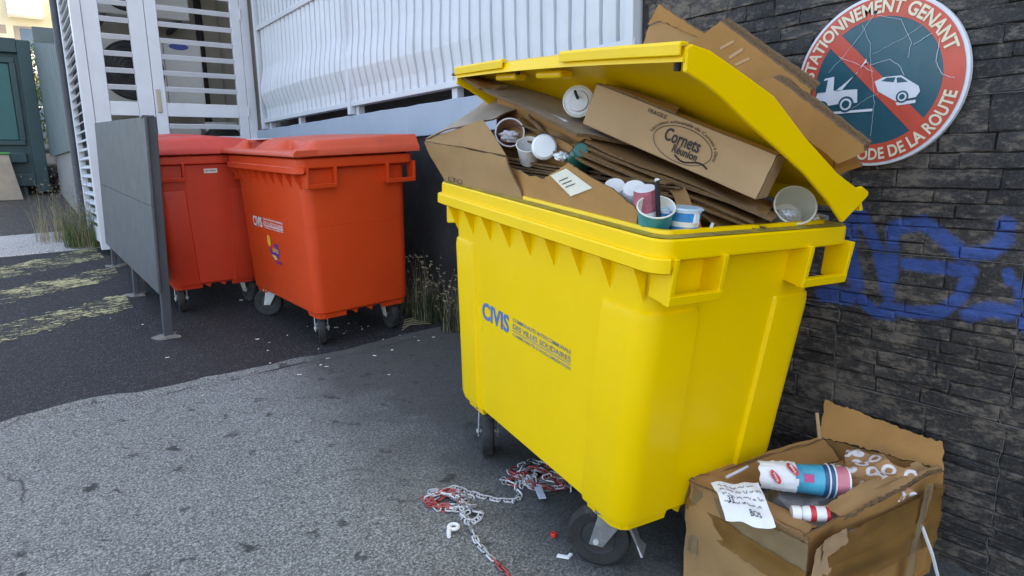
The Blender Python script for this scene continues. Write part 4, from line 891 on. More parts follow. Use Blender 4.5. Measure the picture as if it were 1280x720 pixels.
def crumple(name, p, r, m, parent=None, mw=None, seed=0, flat=.6, n=2):
    bm = bmesh.new(); bmesh.ops.create_icosphere(bm, subdivisions=3, radius=1); mb = MB()
    for v in bm.verts:
        q = v.co * (1 + .55 * mnoise.noise(v.co * 2.1 + Vector((seed * 3.3, 0, 0))) + .28 * mnoise.noise(v.co * 5 + Vector((0, seed, 0)))); mb.v.append(Vector(p) + Vector((q.x * r, q.y * r, q.z * r * flat)))
    mb.f = [tuple(v.index for v in f.verts) for f in bm.faces]; mb.m = [0] * len(mb.f); bm.free()
    return mb.build(name, m, parent, mw)
c1, _ = cup('paper_cup', 'brown paper cup stuffed with a napkin in the heap', B(.945, .135, 1.272), (-.80, .50, .34), .050, .09, BROWNC, BROWNC)
crumple('napkin', B(.957, .143, 1.258), .033, NAP, c1, MY, 2)
cup('paper_cup', 'tilted white paper cup beside the napkin cup', B(.80, .125, 1.240), (-.45, .35, .80), .040, .07, WHITEPL, WHITEP)
cup_d = tag(MB().lathe([(.0005, .004), (.034, .004), (.038, 0), (.041, -.004), (.041, -.012), (.032, -.014), (.0005, -.014)], axis_mx(B(.695, .120, 1.240), (-.82, .52, .25)), 28).build('cup_lid', WHITEPL, mw=MY, smooth=40), 'plain white round cup lid next to green bottle', 'lid')
crumple('napkin', B(.615, .135, 1.215), .022, WHITEP, None, MY, 5); tag(bpy.data.objects[[o.name for o in col.objects if o.name.startswith('napkin')][-1]], 'small white crumpled tissue between cup lid and green bottle', 'tissue')
gb = empty('green_bottle', 'dark green bottle neck poking out of the heap', 'bottle', mw=MY)
MB().lathe([(.016, .055), (.022, .055), (.023, .04), (.022, .028), (.030, .010), (.040, -.015), (.043, -.05), (.043, -.14), (.0005, -.14)], axis_mx(B(.535, .150, 1.222), (-.75, .55, .35)), 24).build('glass', GREENB, gb, smooth=45)
MB().lathe([(.0005, .062), (.020, .062), (.0225, .058), (.0225, .040)], axis_mx(B(.535, .150, 1.222), (-.75, .55, .35)), 24).build('cap', mat('green_cap', (.012, .12, .10), .35), gb, smooth=45)
cl, mxl = cup('lidded_cup', 'clear lidded drink cup with black straw under the yellow lid', B(.645, .205, 1.382), (-.72, .66, .12), .047, .10, WHITEPL, WHITEPL)
MB().lathe([(.0005, .010), (.030, .010), (.033, .003), (.042, .003), (.047, -.003), (.047, -.008)], mxl, 30).build('lid', mat('frosted_plastic', (.60, .62, .66), .3, .08, 20), cl, smooth=35)
MB().tube([mxl @ Vector((.0, .0, -.02)), mxl @ Vector((-.006, .022, .055))], .0045, 8).build('straw', INK, cl)
tag(MB().tube([B(.76, .16, 1.342), B(.62, .15, 1.318)], .006, 6).build('plastic_spoon', mat('lilac_plastic', (.55, .54, .62), .4), mw=MY), 'pale plastic spoon on flattened carton beneath the lidded cup', 'spoon')
cup('paper_cup', 'white cup lying upside down behind the teal cup', B(.275, .150, 1.105), (.35, -.35, -.6), .038, .075, WHITEPL, WHITEP)
cup('paper_cup', 'small white cup half hidden by the labelled cardboard', B(.365, .155, 1.105), (.35, -.35, -.6), .036, .07, WHITEPL, WHITEP)
cup('paper_cup', 'pink printed paper cup leaning behind the teal cup', B(.185, .12, 1.09), (.1, -.3, -.9), .036, .085, WHITEPL, WHITEP, PINKP)
tc, mxt = cup('crushed_cup', 'squashed teal paper cup with black straw at the near rim', B(.118, .085, 1.132), (-.36, .30, .86), .046, .085, TEALP, CREAMC)
for ch in tc.children: ch.scale = (1, 1, 1)
MB().tube([mxt @ Vector((.012, .010, -.06)), mxt @ Vector((-.004, .040, .052))], .0062, 10).build('straw', INK, tc); MB().lathe([(.0005, .001), (.0060, .001), (.0064, -.003)], axis_mx(mxt @ Vector((-.004, .040, .052)), (-.3, .3, .9)), 12).build('straw_end', WHITEPL, tc)
def pot(name, label, u, v, z, r, h):
    root = empty(name, label, 'pot', mw=MY); mx = T(*B(u, v, z))
    MB().lathe([(.0005, 0), (r * .78, 0), (r * .83, h * .26), (r * .86, h * .42), (r * .89, h * .58), (r * .93, h * .86), (r * .96, h * .93)], mx, 28, mis=[0, 1, 2, 1, 2, 0]).build('wall', [WHITEPL, CREAMC, BLUEC], root, smooth=40)
    MB().lathe([(r * .96, h * .92), (r * 1.06, h * .93), (r * 1.06, h * .965), (r * .96, h), (r * .3, h * .98), (.0005, h * .985)], mx, 28).build('lid', mat('pale_blue_lid', (.42, .60, .72), .35, .08, 20), root, smooth=35)
    return root, mx
p1, pm = pot('ice_cream_pot', 'blue and white ice cream pot by the near rim of yellow bin', .098, .165, 1.052, .042, .080)
MB().box((-.014, -.041, .045), (.002, -.034, .068), mx=pm @ Matrix.Rotation(R(-80), 4, 'Z')).build('barcode_label', WHITEPL, p1)
MB().box((-.008, -.040, .028), (.008, -.034, .044), mx=pm @ Matrix.Rotation(R(-20), 4, 'Z')).build('red_badge', mat('red_badge', (.5, .04, .04), .4), p1)
pot('ice_cream_pot', 'teal ice cream pot wedged between crushed cup and blue pot', .150, .150, 1.045, .034, .078)
tag(MB().tube([B(.075, .215, 1.04), B(.060, .225, 1.095)], .004, 8).build('drinking_straw', WHITEPL, mw=MY), 'short white drinking straw sticking up by the blue pot', 'straw')
cr_, _ = cup('paper_cup', 'large white paper cup tipped over at the near back rim', B(.085, .565, 1.125), (-.55, .45, .40), .056, .10, WHITEPL, CREAMC)
crumple('ice', B(.10, .555, 1.10), .022, mat('clear_ice', (.55, .58, .62), .15, .1, 20), cr_, MY, 4)
crumple('tissue_scrap', B(.08, .645, 1.085), .017, WHITEP, None, MY, 9); tag(col.objects[-1] if False else bpy.data.objects['tissue_scrap'], 'white tissue scrap beside the tipped large cup', 'tissue')

# flattened cartons lying on the far side of the open lid
def pv(u, z, v): return (u, v, z)
def leaf(name, label, pts, v0, dvz, th, m, seed, fold=None):
    """board panel standing behind the lid, outline in (u,z)"""
    rj = random.Random(seed); poly = []
    for (a, b) in zip(pts, pts[1:] + pts[:1]):
        k_ = max(2, int(math.hypot(b[0] - a[0], b[1] - a[1]) / .018))
        for k in range(k_): t = k / k_; poly.append((a[0] + (b[0] - a[0]) * t + rj.uniform(-.002, .002), a[1] + (b[1] - a[1]) * t + rj.uniform(-.002, .002)))
    n = len(poly); f = lambda u, z: v0 + dvz * (z - 1.35) + .0015 * mnoise.noise(Vector((u * 4, z * 4, seed)))
    mb = MB(); mb.add([B(u, f(u, z), z) for u, z in poly] + [B(u + .004, f(u, z) + th, z + .004) for u, z in poly], [])
    mb.f += [tuple(range(n)), tuple(range(2 * n - 1, n - 1, -1))] + [(i, (i + 1) % n, n + (i + 1) % n, n + i) for i in range(n)]; mb.m += [0, 0] + [1] * n
    return mb.build(name, [m, CARDE])
bc = empty('folded_carton', 'large brown folded carton lying on top of the open yellow lid', 'cardboard', mw=MY)
for nm, pts, v0, th, m, sd in (('panel', [(.78, 1.50), (.661, 1.568), (.442, 1.665), (.081, 1.458), (.082, 1.436), (.20, 1.36), (.40, 1.28), (.62, 1.30)], .625, .016, CARD2, 1),
                               ('panel', [(.345, 1.452), (.20, 1.492), (.165, 1.475), (-.112, 1.318), (-.118, 1.302), (-.049, 1.268), (.00, 1.296), (.315, 1.446)], .608, .016, CARD2, 2),
                               ('back_layer', [(.60, 1.59), (.440, 1.677), (.072, 1.474), (.10, 1.44), (.40, 1.60)], .645, .010, CARDE, 11),
                               ('back_layer', [(.30, 1.46), (.192, 1.500), (.154, 1.486), (-.120, 1.327), (-.114, 1.310), (.15, 1.46)], .622, .010, CARDE, 12),
                               ('lower_panel', [(.10, 1.28), (-.03, 1.285), (-.06, 1.262), (.02, 1.225), (.20, 1.22)], .70, .008, CARD2, 4)):
    o = leaf(nm, '', [(u + .055, z - .022) for u, z in pts], v0, .0, th, m, sd); o.parent = bc
patch(B(.353, .612, 1.436), B(.028, .612, 1.278), B(.10, .74, 1.205), B(.43, .74, 1.33), .006, 12, 5, .005, .003, 41).build('inner_panel', [CARD2, CARDE], bc, smooth=40)
for k, (u, z, w) in enumerate(((.465, 1.572, .040), (.425, 1.545, .050), (.395, 1.520, .036))):
    MB().add([B(u + .03 - .012, .6236, z - w * .35), B(u - .03 - .004, .6236, z + w * .12), B(u - .03, .6236, z + w * .30), B(u + .03 - .008, .6236, z - w * .15)], [(0, 1, 2, 3)]).build('pale_scuff', CARD3, bc)
b3 = empty('folded_carton', 'smaller brown folded carton standing behind the lid beside the fence end', 'cardboard', mw=MY)
for nm, pts, v0, th, m, sd in (('panel', [(.905, 1.56), (.865, 1.66), (.80, 1.672), (.60, 1.60), (.66, 1.54), (.80, 1.40)], .650, .010, CARD, 5), ('flap', [(.868, 1.664), (.818, 1.728), (.585, 1.614), (.60, 1.602), (.80, 1.674)], .645, .010, CARD2, 6), ('dark_panel', [(.96, 1.48), (.895, 1.588), (.76, 1.55), (.74, 1.40)], .66, .008, mat('grey_green_board', (.06, .062, .045), .9, .2, 8), 7)):
    o = leaf(nm, '', pts, v0, .0, th, m, sd); o.parent = b3

# ------------------------------------------------------------------ carton on the ground by the wall
gb_ = empty('taped_carton', 'battered open carton with brown tape and rubbish inside, by the wall', 'box', (1.8, .93, gz(1.8, .93)))
A0, D0, C0, B0 = Vector((1.51, 1.15, .42)), Vector((1.495, .775, .41)), Vector((2.125, .705, .425)), Vector((2.07, 1.05, .43))
def foot(p, q): z = gz(p.x, p.y) + .004; return Vector((p.x + q[0], p.y + q[1], z))
Af, Df, Cf, Bf = foot(A0, (-.015, .0)), foot(D0, (.01, .015)), foot(C0, (.0, .01)), foot(B0, (.02, .01))
def gpart(mb, nm, ms, **kw): return sub(mb, nm, ms, gb_, **kw)
gpart(patch(Df, Af, A0, D0, .006, 12, 8, .014, .004, 21), 'side_panel', [CARD, CARDE], smooth=40)
gpart(patch(Cf, Df, D0, C0, .006, 14, 8, .018, .004, 22), 'side_panel', [CARD2, CARDE], smooth=40)
gpart(patch(Bf, Cf, C0, B0, .006, 10, 8, .006, .003, 23), 'side_panel', [CARD2, CARDE], smooth=40)
gpart(patch(Af, Bf, B0, A0, .006, 14, 8, .014, .004, 24), 'side_panel', [CARD2, CARDE], smooth=40)
gpart(patch(Af + Vector((0, 0, .006)), Df + Vector((0, 0, .006)), Cf + Vector((0, 0, .006)), Bf + Vector((0, 0, .006)), .005, 6, 6, .001, .0, 25), 'bottom_panel', [CARD2, CARDE])
gpart(patch(B0 + Vector((-.005, .01, 0)), C0, Vector((2.178, .735, .487)), Vector((2.165, 1.095, .523)), .007, 44, 6, .003, .004, 26), 'back_flap', [CARD2, CARDE], smooth=40)
gpart(patch(D0 + Vector((.17, -.012, .004)), C0 + Vector((.0, -.0, .004)), C0 + Vector((-.06, .05, .022)), D0 + Vector((.16, .055, .000)), .012, 40, 5, .012, .005, 27, curl=.01), 'folded_flap', [CARD, CARDE], smooth=40)
gpart(patch(D0 + Vector((-.012, -.0, .006)), A0 + Vector((-.008, 0, .004)), A0 + Vector((.10, -.05, -.012)), D0 + Vector((.11, .035, -.02)), .006, 12, 5, .008, .005, 28), 'folded_flap', [CARD, CARDE], smooth=40)
gpart(patch(A0 + Vector((.0, .008, .004)), B0 + Vector((0, .006, .004)), B0 + Vector((-.02, -.07, -.05)), A0 + Vector((.06, -.07, -.05)), .006, 12, 5, .006, .004, 29), 'folded_flap', [CARD2, CARDE], smooth=40)
nl = Vector((-1, 0, 0)); nf = Vector((-.1, -1, 0)).normalized()
def lerp(a, b, t): return a + (b - a) * t
def tape(a0, a1, b1, b0, off, nm, m, sd, nx=14): gpart(patch(a0 + off, a1 + off, b1 + off, b0 + off, (.0012), nx * 2, 5, .005, .003, sd), nm, [m, m], smooth=50)
AD = lambda t, h: lerp(lerp(Af, Df, t), lerp(A0, D0, t), h); DC = lambda t, h: lerp(lerp(Df, Cf, t), lerp(D0, C0, t), h)
tape(AD(-.01, .60), AD(1.02, .52), AD(1.02, .74), AD(-.01, .82), nl * .012, 'tape_strip', TAPE, 31)
tape(AD(.35, .74), AD(1.02, .72), AD(1.02, .97), AD(.25, .96), nl * .010, 'tape_strip', TAPEC, 32)
tape(AD(.02, .30), AD(.04, .95), AD(.14, .95), AD(.12, .30), nl * .009, 'tape_strip', TAPEC, 39, 8)
tape(DC(-.01, .42), DC(.97, .36), DC(.98, .62), DC(-.01, .70), nf * .014, 'tape_strip', TAPE, 33)
tape(DC(.12, .68), DC(.99, .60), DC(.99, .88), DC(.10, .92), nf * .012, 'tape_strip', TAPE, 34)
tape(DC(.70, .0), DC(.80, .98), DC(.86, .98), DC(.78, .0), nf * .018, 'tape_strip', TAPEC, 35, 10)
tape(DC(.0, .0), DC(.02, .92), DC(.13, .95), DC(.14, .0), nf * .016, 'torn_liner', CARD3, 36, 8)
tape(DC(.06, .80), DC(.22, .84), DC(.20, .99), DC(.05, .98), nf * .020, 'torn_liner', CARD3, 37, 6)
gpart(MB().tube([AD(.72, .02) + nl * .014, AD(.70, .38) + nl * .016], .004, 5), 'white_strap', WHITEP)
gpart(MB().tube([DC(.80, .62) + nf * .02, DC(.86, .35) + nf * .04, DC(.93, .05) + nf * .05], .005, 5), 'white_strap', WHITEP)
# rubbish in that carton
crumple('crumpled_packaging', (1.80, .93, .33), .155, mat('grey_packaging', (.22, .21, .20), .7, .35, 20, .4, 30), None, None, 3, .40); tag(bpy.data.objects['crumpled_packaging'], 'grey crumpled packaging filling the taped carton below the cups', 'packaging')
I4 = Matrix.Identity(4)
cdir = Vector((.145, -.150, -.01)).normalized()
NAVY = mat('navy_print', (.015, .09, .20), .4, .2, 30); AQUA = mat('aqua_print', (.04, .36, .52), .4, .22, 18, dirt=((.55, .62, .62), .60, 16, .8)); REDB = mat('red_print', (.55, .03, .04), .4)
k1 = empty('paper_cup_stack', 'stack of blue and pink printed paper cups lying in the taped carton', 'cup')
mxc = axis_mx(Vector((1.79, .872, .432)), cdir); r = .047
MB().lathe([(r * .72, -.19), (r * .74, -.185), (r * .80, -.13), (r * .90, -.06), (r * .94, -.03), (r * .99, -.012), (r, 0)], mxc, 30, mis=[1, 1, 0, 0, 2, 2]).build('cup', [AQUA, WHITEPL, NAVY], k1, smooth=50)
for dz in (0, -.016): MB().tube([mxc @ Vector((r * 1.01 * math.cos(q), r * 1.01 * math.sin(q), dz)) for q in [2 * math.pi * k / 32 for k in range(33)]], .0024, 6).build('rolled_lip', WHITEPL, k1)
MB().lathe([(r * .90, 0), (r * .92, .006), (r * .94, .036), (r * .96, .040), (r * .90, .038), (r * .85, -.03), (.0005, -.03)], mxc, 30, mis=[0, 0, 1, 2, 2, 2]).build('inner_cup', [mat('pink_cup', (.62, .20, .24), .45, .15, 30), WHITEPL, CREAMC], k1, smooth=50)
mb = MB(); pk = []
for i, (an, hh) in enumerate(((1.9, -.075), (1.9, -.10), (2.4, -.10), (2.4, -.075))): pk.append(mxc @ Vector((r * .93 * math.cos(an), r * .93 * math.sin(an), hh)))
for an0, hh, w, hgt, m in ((.2, -.060, .5, .026, mat('magenta_print', (.55, .05, .20), .4)), (.55, -.10, .5, .035, WHITEPL), (-.35, -.06, .5, .03, AQUA)):
    mb = MB(); nq = 6
    for q in range(nq + 1):
        for e in (0, 1):
            an = an0 + w * q / nq + 2.2; h_ = hh - hgt * e; rr = r * (1.0 + .27 * h_ / .19) + .0015; mb.v.append(mxc @ Vector((rr * math.cos(an), rr * math.sin(an), h_)))
    for q in range(nq): mb.f.append((2 * q, 2 * q + 1, 2 * q + 3, 2 * q + 2)); mb.m.append(0)
    mb.build('printed_patch', m, k1)
wr = empty('torn_wrapper', 'torn white wrapper with red badges draped over the blue cups', 'wrapper')
mb = MB(); loops = []
for i in range(14):
    h_ = -.205 + .10 * i / 13; lp = []
    for q in range(40):
        q = q * 15 / 39; an = .6 + 3.3 * q / 15 ; rr = r * (1.0 + .27 * h_ / .19) + .0045 + .005 * abs(mnoise.noise(Vector((i * .6, q * .5, 2))))
        hh = h_ + .012 * mnoise.noise(Vector((q * .33, i * .1, 5))); lp.append(mxc @ Vector((rr * math.cos(an), rr * math.sin(an), hh)))
    loops.append(lp)
mb.loft(loops, False, False, closed=False).build('film', WHITEP, wr, smooth=60)
for an, hh in ((2.75, -.165), (2.2, -.118)):
    nn_ = 16; pts = []
    for q in range(nn_):
        a = 2 * math.pi * q / nn_; a2 = an + .42 * math.cos(a) * (1 - .25 * abs(math.sin(a))); h2 = hh + .011 * math.sin(a) + .010 * math.cos(a); rr = r * (1.0 + .27 * h2 / .19) + .0125; pts.append(mxc @ Vector((rr * math.cos(a2), rr * math.sin(a2), h2)))
    MB().add(pts, [tuple(range(nn_))]).build('red_badge', REDB, wr)
    wv_ = []
    for q in range(13):
        t = q / 12 - .5; a2 = an + .5 * t; h2 = hh + .012 * t + .0045 * math.sin(q * 2.1); rr = r * (1.0 + .27 * h2 / .19) + .0132; wv_.append(mxc @ Vector((rr * math.cos(a2), rr * math.sin(a2), h2)))
    MB().tube(wv_, .0012, 4).build('badge_script', WHITEPL, wr)
bt = empty('small_bottle', 'small white bottle with red label lying below the cup stack', 'bottle')
mxb = axis_mx(Vector((1.575, .868, .412)), Vector((.07, -.07, .0)).normalized())
MB().lathe([(.0005, 0), (.018, 0), (.019, .003), (.019, .022), (.016, .024)], mxb, 20).build('cap', WHITEPL, bt, smooth=40)
MB().lathe([(.012, .022), (.019, .032), (.021, .045), (.021, .06), (.021, .085), (.018, .095), (.0005, .096)], mxb, 20, mis=[0, 0, 1, 0, 1, 0]).build('flask', [WHITEPL, REDB], bt, smooth=40)
def bag_mat():
    m, nt, p = nt_new('printed_brown_paper'); v = nd(nt, 'ShaderNodeTexCoord').outputs['Object']
    vo = nd(nt, 'ShaderNodeTexVoronoi'); vo.inputs['Scale'].default_value = 26; nt.links.new(v, vo.inputs['Vector'])
    d = math_(nt, 'ABSOLUTE', math_(nt, 'SUBTRACT', vo.outputs['Distance'], .40)); f = ramp(nt, d, .10, .14, (1, 1, 1), (0, 0, 0))
    nt.links.new(mix(nt, f, (.36, .19, .08), (.66, .62, .62)), p.inputs['Base Color']); p.inputs['Roughness'].default_value = .8; bump(nt, p, noise(nt, v, 40, 4), .5, .006); return m
o = crumple('paper_bag', (1.955, .835, .405), .105, bag_mat(), None, None, 6, .55); tag(o, 'crumpled brown paper bag with white ring print in the taped carton', 'bag')
rn = random.Random(9)
for k in range(7):
    p = Vector((1.80 + rn.uniform(-.02, .10), .90 + rn.uniform(-.06, .06), .40)); q = p + Vector((rn.uniform(-.05, .05), rn.uniform(-.05, .05), rn.uniform(.005, .03)))
    mb = patch(p, q, q + Vector((.008, .008, 0)), p + Vector((.008, .008, 0)), .0015, 3, 2, .002, .001, k).build('plastic_strip', mat('pale_grey_plastic', (.50, .52, .57), .35, .15, 20)); tag(mb, 'pale grey plastic offcut strip among rubbish in the taped carton', 'plastic strip', 'plastic strips in the carton')
o = crumple('crumpled_foil', (1.815, .855, .40), .034, mat('grey_foil', (.35, .36, .38), .35, .3, 40, .3, 30), None, None, 14, .7); tag(o, 'small grey crumpled foil between cup stack and paper bag', 'foil')
tag(MB().tube([(1.57, 1.07, .437), (1.66, 1.06, .447)], .0045, 6).build('plastic_knife', mat('white_blue_plastic', (.60, .63, .72), .35)), 'pale plastic knife lying behind the torn wrapper', 'knife')
tag(MB().tube([(2.03, 1.015, .34), (2.06, 1.055, .43), (2.08, 1.08, .505)], .006, 6).build('wooden_stick', CARD3), 'pale stick standing in the back corner of the taped carton', 'stick')
# handwritten note
nt_ = empty('paper_note', 'white handwritten paper note stuck on side of the taped carton', 'paper')
ncs = [Vector((1.475, 1.055, .438)), Vector((1.565, .965, .436)), Vector((1.487, .865, .430)), Vector((1.425, .895, .375)), Vector((1.435, .975, .385))]
def npt(s, t, d=0):
    a = lerp(ncs[0], ncs[1], s); b = lerp(Vector((1.418, .965, .392)), Vector((1.472, .848, .402)), s); p = lerp(a, b, t); p.z += .014 + .012 * math.sin(t * 3.0 + s) + .010 * mnoise.noise(Vector((s * 3, t * 3, 0))) + .004; return p + Vector((-.5, -.3, .8)).normalized() * d
mb = MB(); NS = 14
for j in range(NS + 1):
    for i in range(NS + 1):
        s, t = i / NS, j / NS
        if j == NS: t -= .10 * math.exp(-((s - .15) / .2) ** 2) * -1 + .05 * math.sin(s * 7)
        mb.v.append(npt(s, t))
for j in range(NS):
    for i in range(NS): a = j * (NS + 1) + i; mb.f.append((a, a + 1, a + NS + 2, a + NS + 1)); mb.m.append(0)
mb.build('sheet', WHITEP, nt_, smooth=60)
mb = MB(); rh = random.Random(4)
for ln in range(4):
    s = .10; tt = .16 + ln * .15
    while s < .86:
        w = rh.uniform(.06, .16); pts = [npt(s + w * q / 7, tt + rh.uniform(-.035, .035), .002) for q in range(8)]; mb.tube(pts, .0008, 3); s += w + .04
mb.build('handwriting', INK, nt_)
mb = MB(); text_fit(mb, '33', lambda x, y: npt(.20 + x, .62 - y, .0022), .12, .14, .01); mb.build('handwriting', INK, nt_); mb = MB(); text_fit(mb, 'BOS', lambda x, y: npt(.56 + x, .86 - y, .0022), .22, .12, .005); mb.build('handwriting', INK, nt_)

# ------------------------------------------------------------------ chain and litter on the ground
CHW = mat('white_chain', (.50, .51, .52), .45, .15, 60, dirt=((.12, .11, .10), .52, 80, .7), rnd=.25); CHR = mat('red_chain', (.36, .055, .05), .45, .2, 60, dirt=((.12, .10, .09), .54, 80, .6), rnd=.25); CHD = mat('dirty_chain', (.14, .14, .14), .5, .3, 60, rnd=.3)
def link_mesh(name, m):
    mb = MB(); n = 14; loops = []
    for k in range(n):
        a = 2 * math.pi * k / n; cx = (.0085 if math.cos(a) > 0 else -.0085); c = Vector((cx + .0068 * math.cos(a), .0068 * math.sin(a), 0)); rad = Vector((math.cos(a), math.sin(a), 0))
        loops.append([c + (rad * math.cos(q) + Vector((0, 0, 1)) * math.sin(q)) * .0026 for q in [2 * math.pi * i / 6 for i in range(6)]])
    loops.append(loops[0]); o = mb.loft(loops, False, False).build(name, m, smooth=80); me = o.data; bpy.data.objects.remove(o); return me
LS = 1.22
LK = {'w': link_mesh('link', CHW), 'r': link_mesh('link', CHR), 'd': link_mesh('link', CHD)}
def chain(name, label, path, colour, seed):
    root = empty(name, label, 'chain', (path[0][0], path[0][1], gz(*path[0][:2])), group='plastic chains on the ground'); rc = random.Random(seed)
    pts = [Vector((p[0], p[1], gz(p[0], p[1]) + .0075 + (p[2] if len(p) > 2 else 0))) for p in path]
    seg = []; acc = 0.0; step = .0258
    d = [0]
    for a, b in zip(pts[:-1], pts[1:]): d.append(d[-1] + (b - a).length)
    def at(s):
        for i in range(len(d) - 1):
            if d[i + 1] >= s: t = (s - d[i]) / max(1e-6, d[i + 1] - d[i]); return lerp(pts[i], pts[i + 1], t)
        return pts[-1]
    s = step / 2; i = 0
    while s < d[-1]:
        p = at(s); t = (at(min(d[-1], s + .008)) - at(max(0, s - .008)));
        if t.length < 1e-5: t = Vector((1, 0, 0))
        q = t.to_track_quat('X', 'Z').to_matrix().to_4x4() @ Matrix.Rotation((R(20) if i % 2 else R(70)) + rc.uniform(-.4, .4), 4, 'X')
        o = bpy.data.objects.new('link', LK[colour(s / d[-1], rc)]); col.objects.link(o); o.parent = root; o.matrix_parent_inverse = Matrix.Translation(root.location).inverted(); o.matrix_basis = T(*p) @ q @ Matrix.Scale(LS, 4)
        s += step; i += 1
def heap(cx, cy, rx, ry, n, seed, hgt, rot=0):
    rc = random.Random(seed); out = []; a = rc.uniform(0, 6)
    for k in range(n):
        a += rc.uniform(.35, 1.0) * (1 if rc.random() < .8 else -1); rr = math.sqrt(rc.uniform(.05, 1)); x, y = rx * rr * math.cos(a), ry * rr * math.sin(a)
        out.append((cx + x * math.cos(rot) - y * math.sin(rot), cy + x * math.sin(rot) + y * math.cos(rot), hgt * rc.random() * (1 - rr * .6)))
    return out
chain('chain', 'red and white plastic chain heaped beside the white P shape', [(1.051, 1.40), (1.053, 1.505), (1.055, 1.572), (1.061, 1.63), (1.083, 1.69), (1.10, 1.735)] + heap(1.125, 1.755, .045, .035, 9, 8, .014) + heap(1.105, 1.87, .105, .062, 34, 3, .030, -.9) + [(1.17, 1.93, .004), (1.193, 1.881), (1.224, 1.824), (1.26, 1.776), (1.308, 1.745), (1.345, 1.765), (1.35, 1.80)],
      lambda t, rc: 'r' if (t < .05) or (.34 < t < .72 and rc.random() < .62) else ('w' if rc.random() < .88 else 'd'), 1)
chain('chain', 'longer red and white plastic chain heaped under the yellow bin', [(1.35, 1.805, .004)] + heap(1.385, 1.84, .05, .045, 10, 2, .02) + heap(1.465, 1.80, .11, .07, 44, 5, .035, -.9) + [(1.40, 1.91), (1.46, 1.925), (1.53, 1.93), (1.56, 1.86)] + heap(1.51, 1.74, .05, .05, 12, 6, .02),
      lambda t, rc: 'r' if rc.random() < .45 else ('w' if rc.random() < .7 else 'd'), 2)
def flat_piece(name, label, cat, pts, x, y, rot, th, m):
    mb = MB(); z = gz(x, y) + .005; c, s = math.cos(rot), math.sin(rot); mb.poly([(x + a * c - b * s, y + a * s + b * c, z) for a, b in pts], (0, 0, 1), th); return tag(mb.build(name, m, bevel=.001), label, cat)
# white P-shaped piece: stem and open bowl
px, py = 1.024, 1.735; zP = gz(px, py) + .008; yaw = R(56)
mbp = MB(); c, s = math.cos(yaw), math.sin(yaw); tr = lambda a, b: Vector((px + a * c - b * s, py + a * s + b * c, zP))
mbp.tube([tr(-.045, 0), tr(-.02, .001), tr(.012, .0)], [.007, .008, .008], 8)
mbp.tube([tr(.012 + .018 * math.cos(q) * .9, -.013 + .016 * math.sin(q)) for q in [2 * math.pi * k / 16 for k in range(17)]], .0068, 8)
tag(mbp.build('plastic_hook', WHITEPL, smooth=50), 'white plastic piece shaped like letter P on the concrete', 'plastic piece')
flat_piece('plastic_scrap', 'white bent plastic scrap near the yellow bin wheel', 'plastic piece', [(-.022, -.008), (.016, -.012), (.026, .014), (.016, .018), (.010, .002), (-.020, .006)], 1.247, 1.42, R(-50), .006, WHITEPL)
tag(MB().lathe([(.0005, .012), (.009, .012), (.011, .008), (.011, 0)], T(1.291, 1.52, gz(1.291, 1.52) + .003), 14).build('bottle_cap', mat('red_cap', (.60, .03, .02), .35), smooth=35), 'small red bottle cap on the concrete', 'cap')
fp = flat_piece('plastic_tag', 'pale blue grey plastic tag lying on the chain heap', 'tag', [(-.042, -.013), (.042, -.013), (.042, .013), (-.042, .013)], 1.395, 1.715, R(62), .006, mat('pale_tag_plastic', (.48, .53, .62), .3, .1, 30))
fp.location.z += .016
rl = random.Random(21); mb = MB()
for k in range(46):
    x, y = rl.uniform(.3, 2.2), rl.uniform(.8, 5.6)
    if rl.random() < .62: x, y = rl.uniform(1.0, 2.2), rl.uniform(3.35, 4.2)
    a = rl.uniform(0, 6.28); w, l = rl.uniform(.0015, .005), rl.uniform(.003, .013); z = gz(x, y) + .007
    mb.box((-l, -w, 0), (l, w, rl.uniform(.001, .003)), mx=T(x, y, z) @ Matrix.Rotation(a, 4, 'Z') @ Matrix.Rotation(rl.uniform(-.2, .2), 4, 'X'))
o = mb.build('litter_scraps', WHITEP); o['kind'] = 'stuff'; o['label'] = 'tiny white paper and plastic scraps strewn over the ground'; o['category'] = 'litter'

# ------------------------------------------------------------------ weeds
def grass(name, label, x, y, n, h, spread, ms, seed, heads=0, lean=.35):
    root = empty(name, label, 'weeds', (x, y, gz(x, y))); rg = random.Random(seed)
    for part, frac in (('blades', 1.0), ('dry_stalks', .35)):
        mb = MB()
        for k in range(int(n * frac)):
            a = rg.uniform(0, 6.28); r0 = spread * math.sqrt(rg.random()); bx, by = r0 * math.cos(a), r0 * math.sin(a); hh = h * rg.uniform(.35, 1.0) * (1.15 if part != 'blades' else .8)
            la = rg.uniform(0, 6.28); ll = rg.uniform(.05, lean) * hh; w = rg.uniform(.0016, .004) if part == 'blades' else rg.uniform(.001, .002); sd = Vector((-math.sin(la), math.cos(la), 0))
            prev = []
            for q in range(6):
                t = q / 5; p = Vector((bx + math.cos(la) * ll * t * t, by + math.sin(la) * ll * t * t, hh * t * (1 - .18 * t * (ll / hh)))); ww = w * (1 - t) + .0003; prev.append([p - sd * ww, p + sd * ww])
            o_ = len(mb.v)
            for pr in prev: mb.v += pr
            for q in range(5): mb.f.append((o_ + 2 * q, o_ + 2 * q + 1, o_ + 2 * q + 3, o_ + 2 * q + 2)); mb.m.append(0)
            if part != 'blades' and heads:
                e = (prev[-1][0] + prev[-1][1]) / 2
                for _ in range(5):
                    d = Vector((rg.uniform(-1, 1), rg.uniform(-1, 1), rg.uniform(-.4, 1.2))) * .012; mb.add([e, e + d, e + d + Vector((.004, .003, .002)), e + Vector((.003, 0, .004))], [(0, 1, 2, 3)])
        mb.build(part, ms[0] if part == 'blades' else ms[1], root)
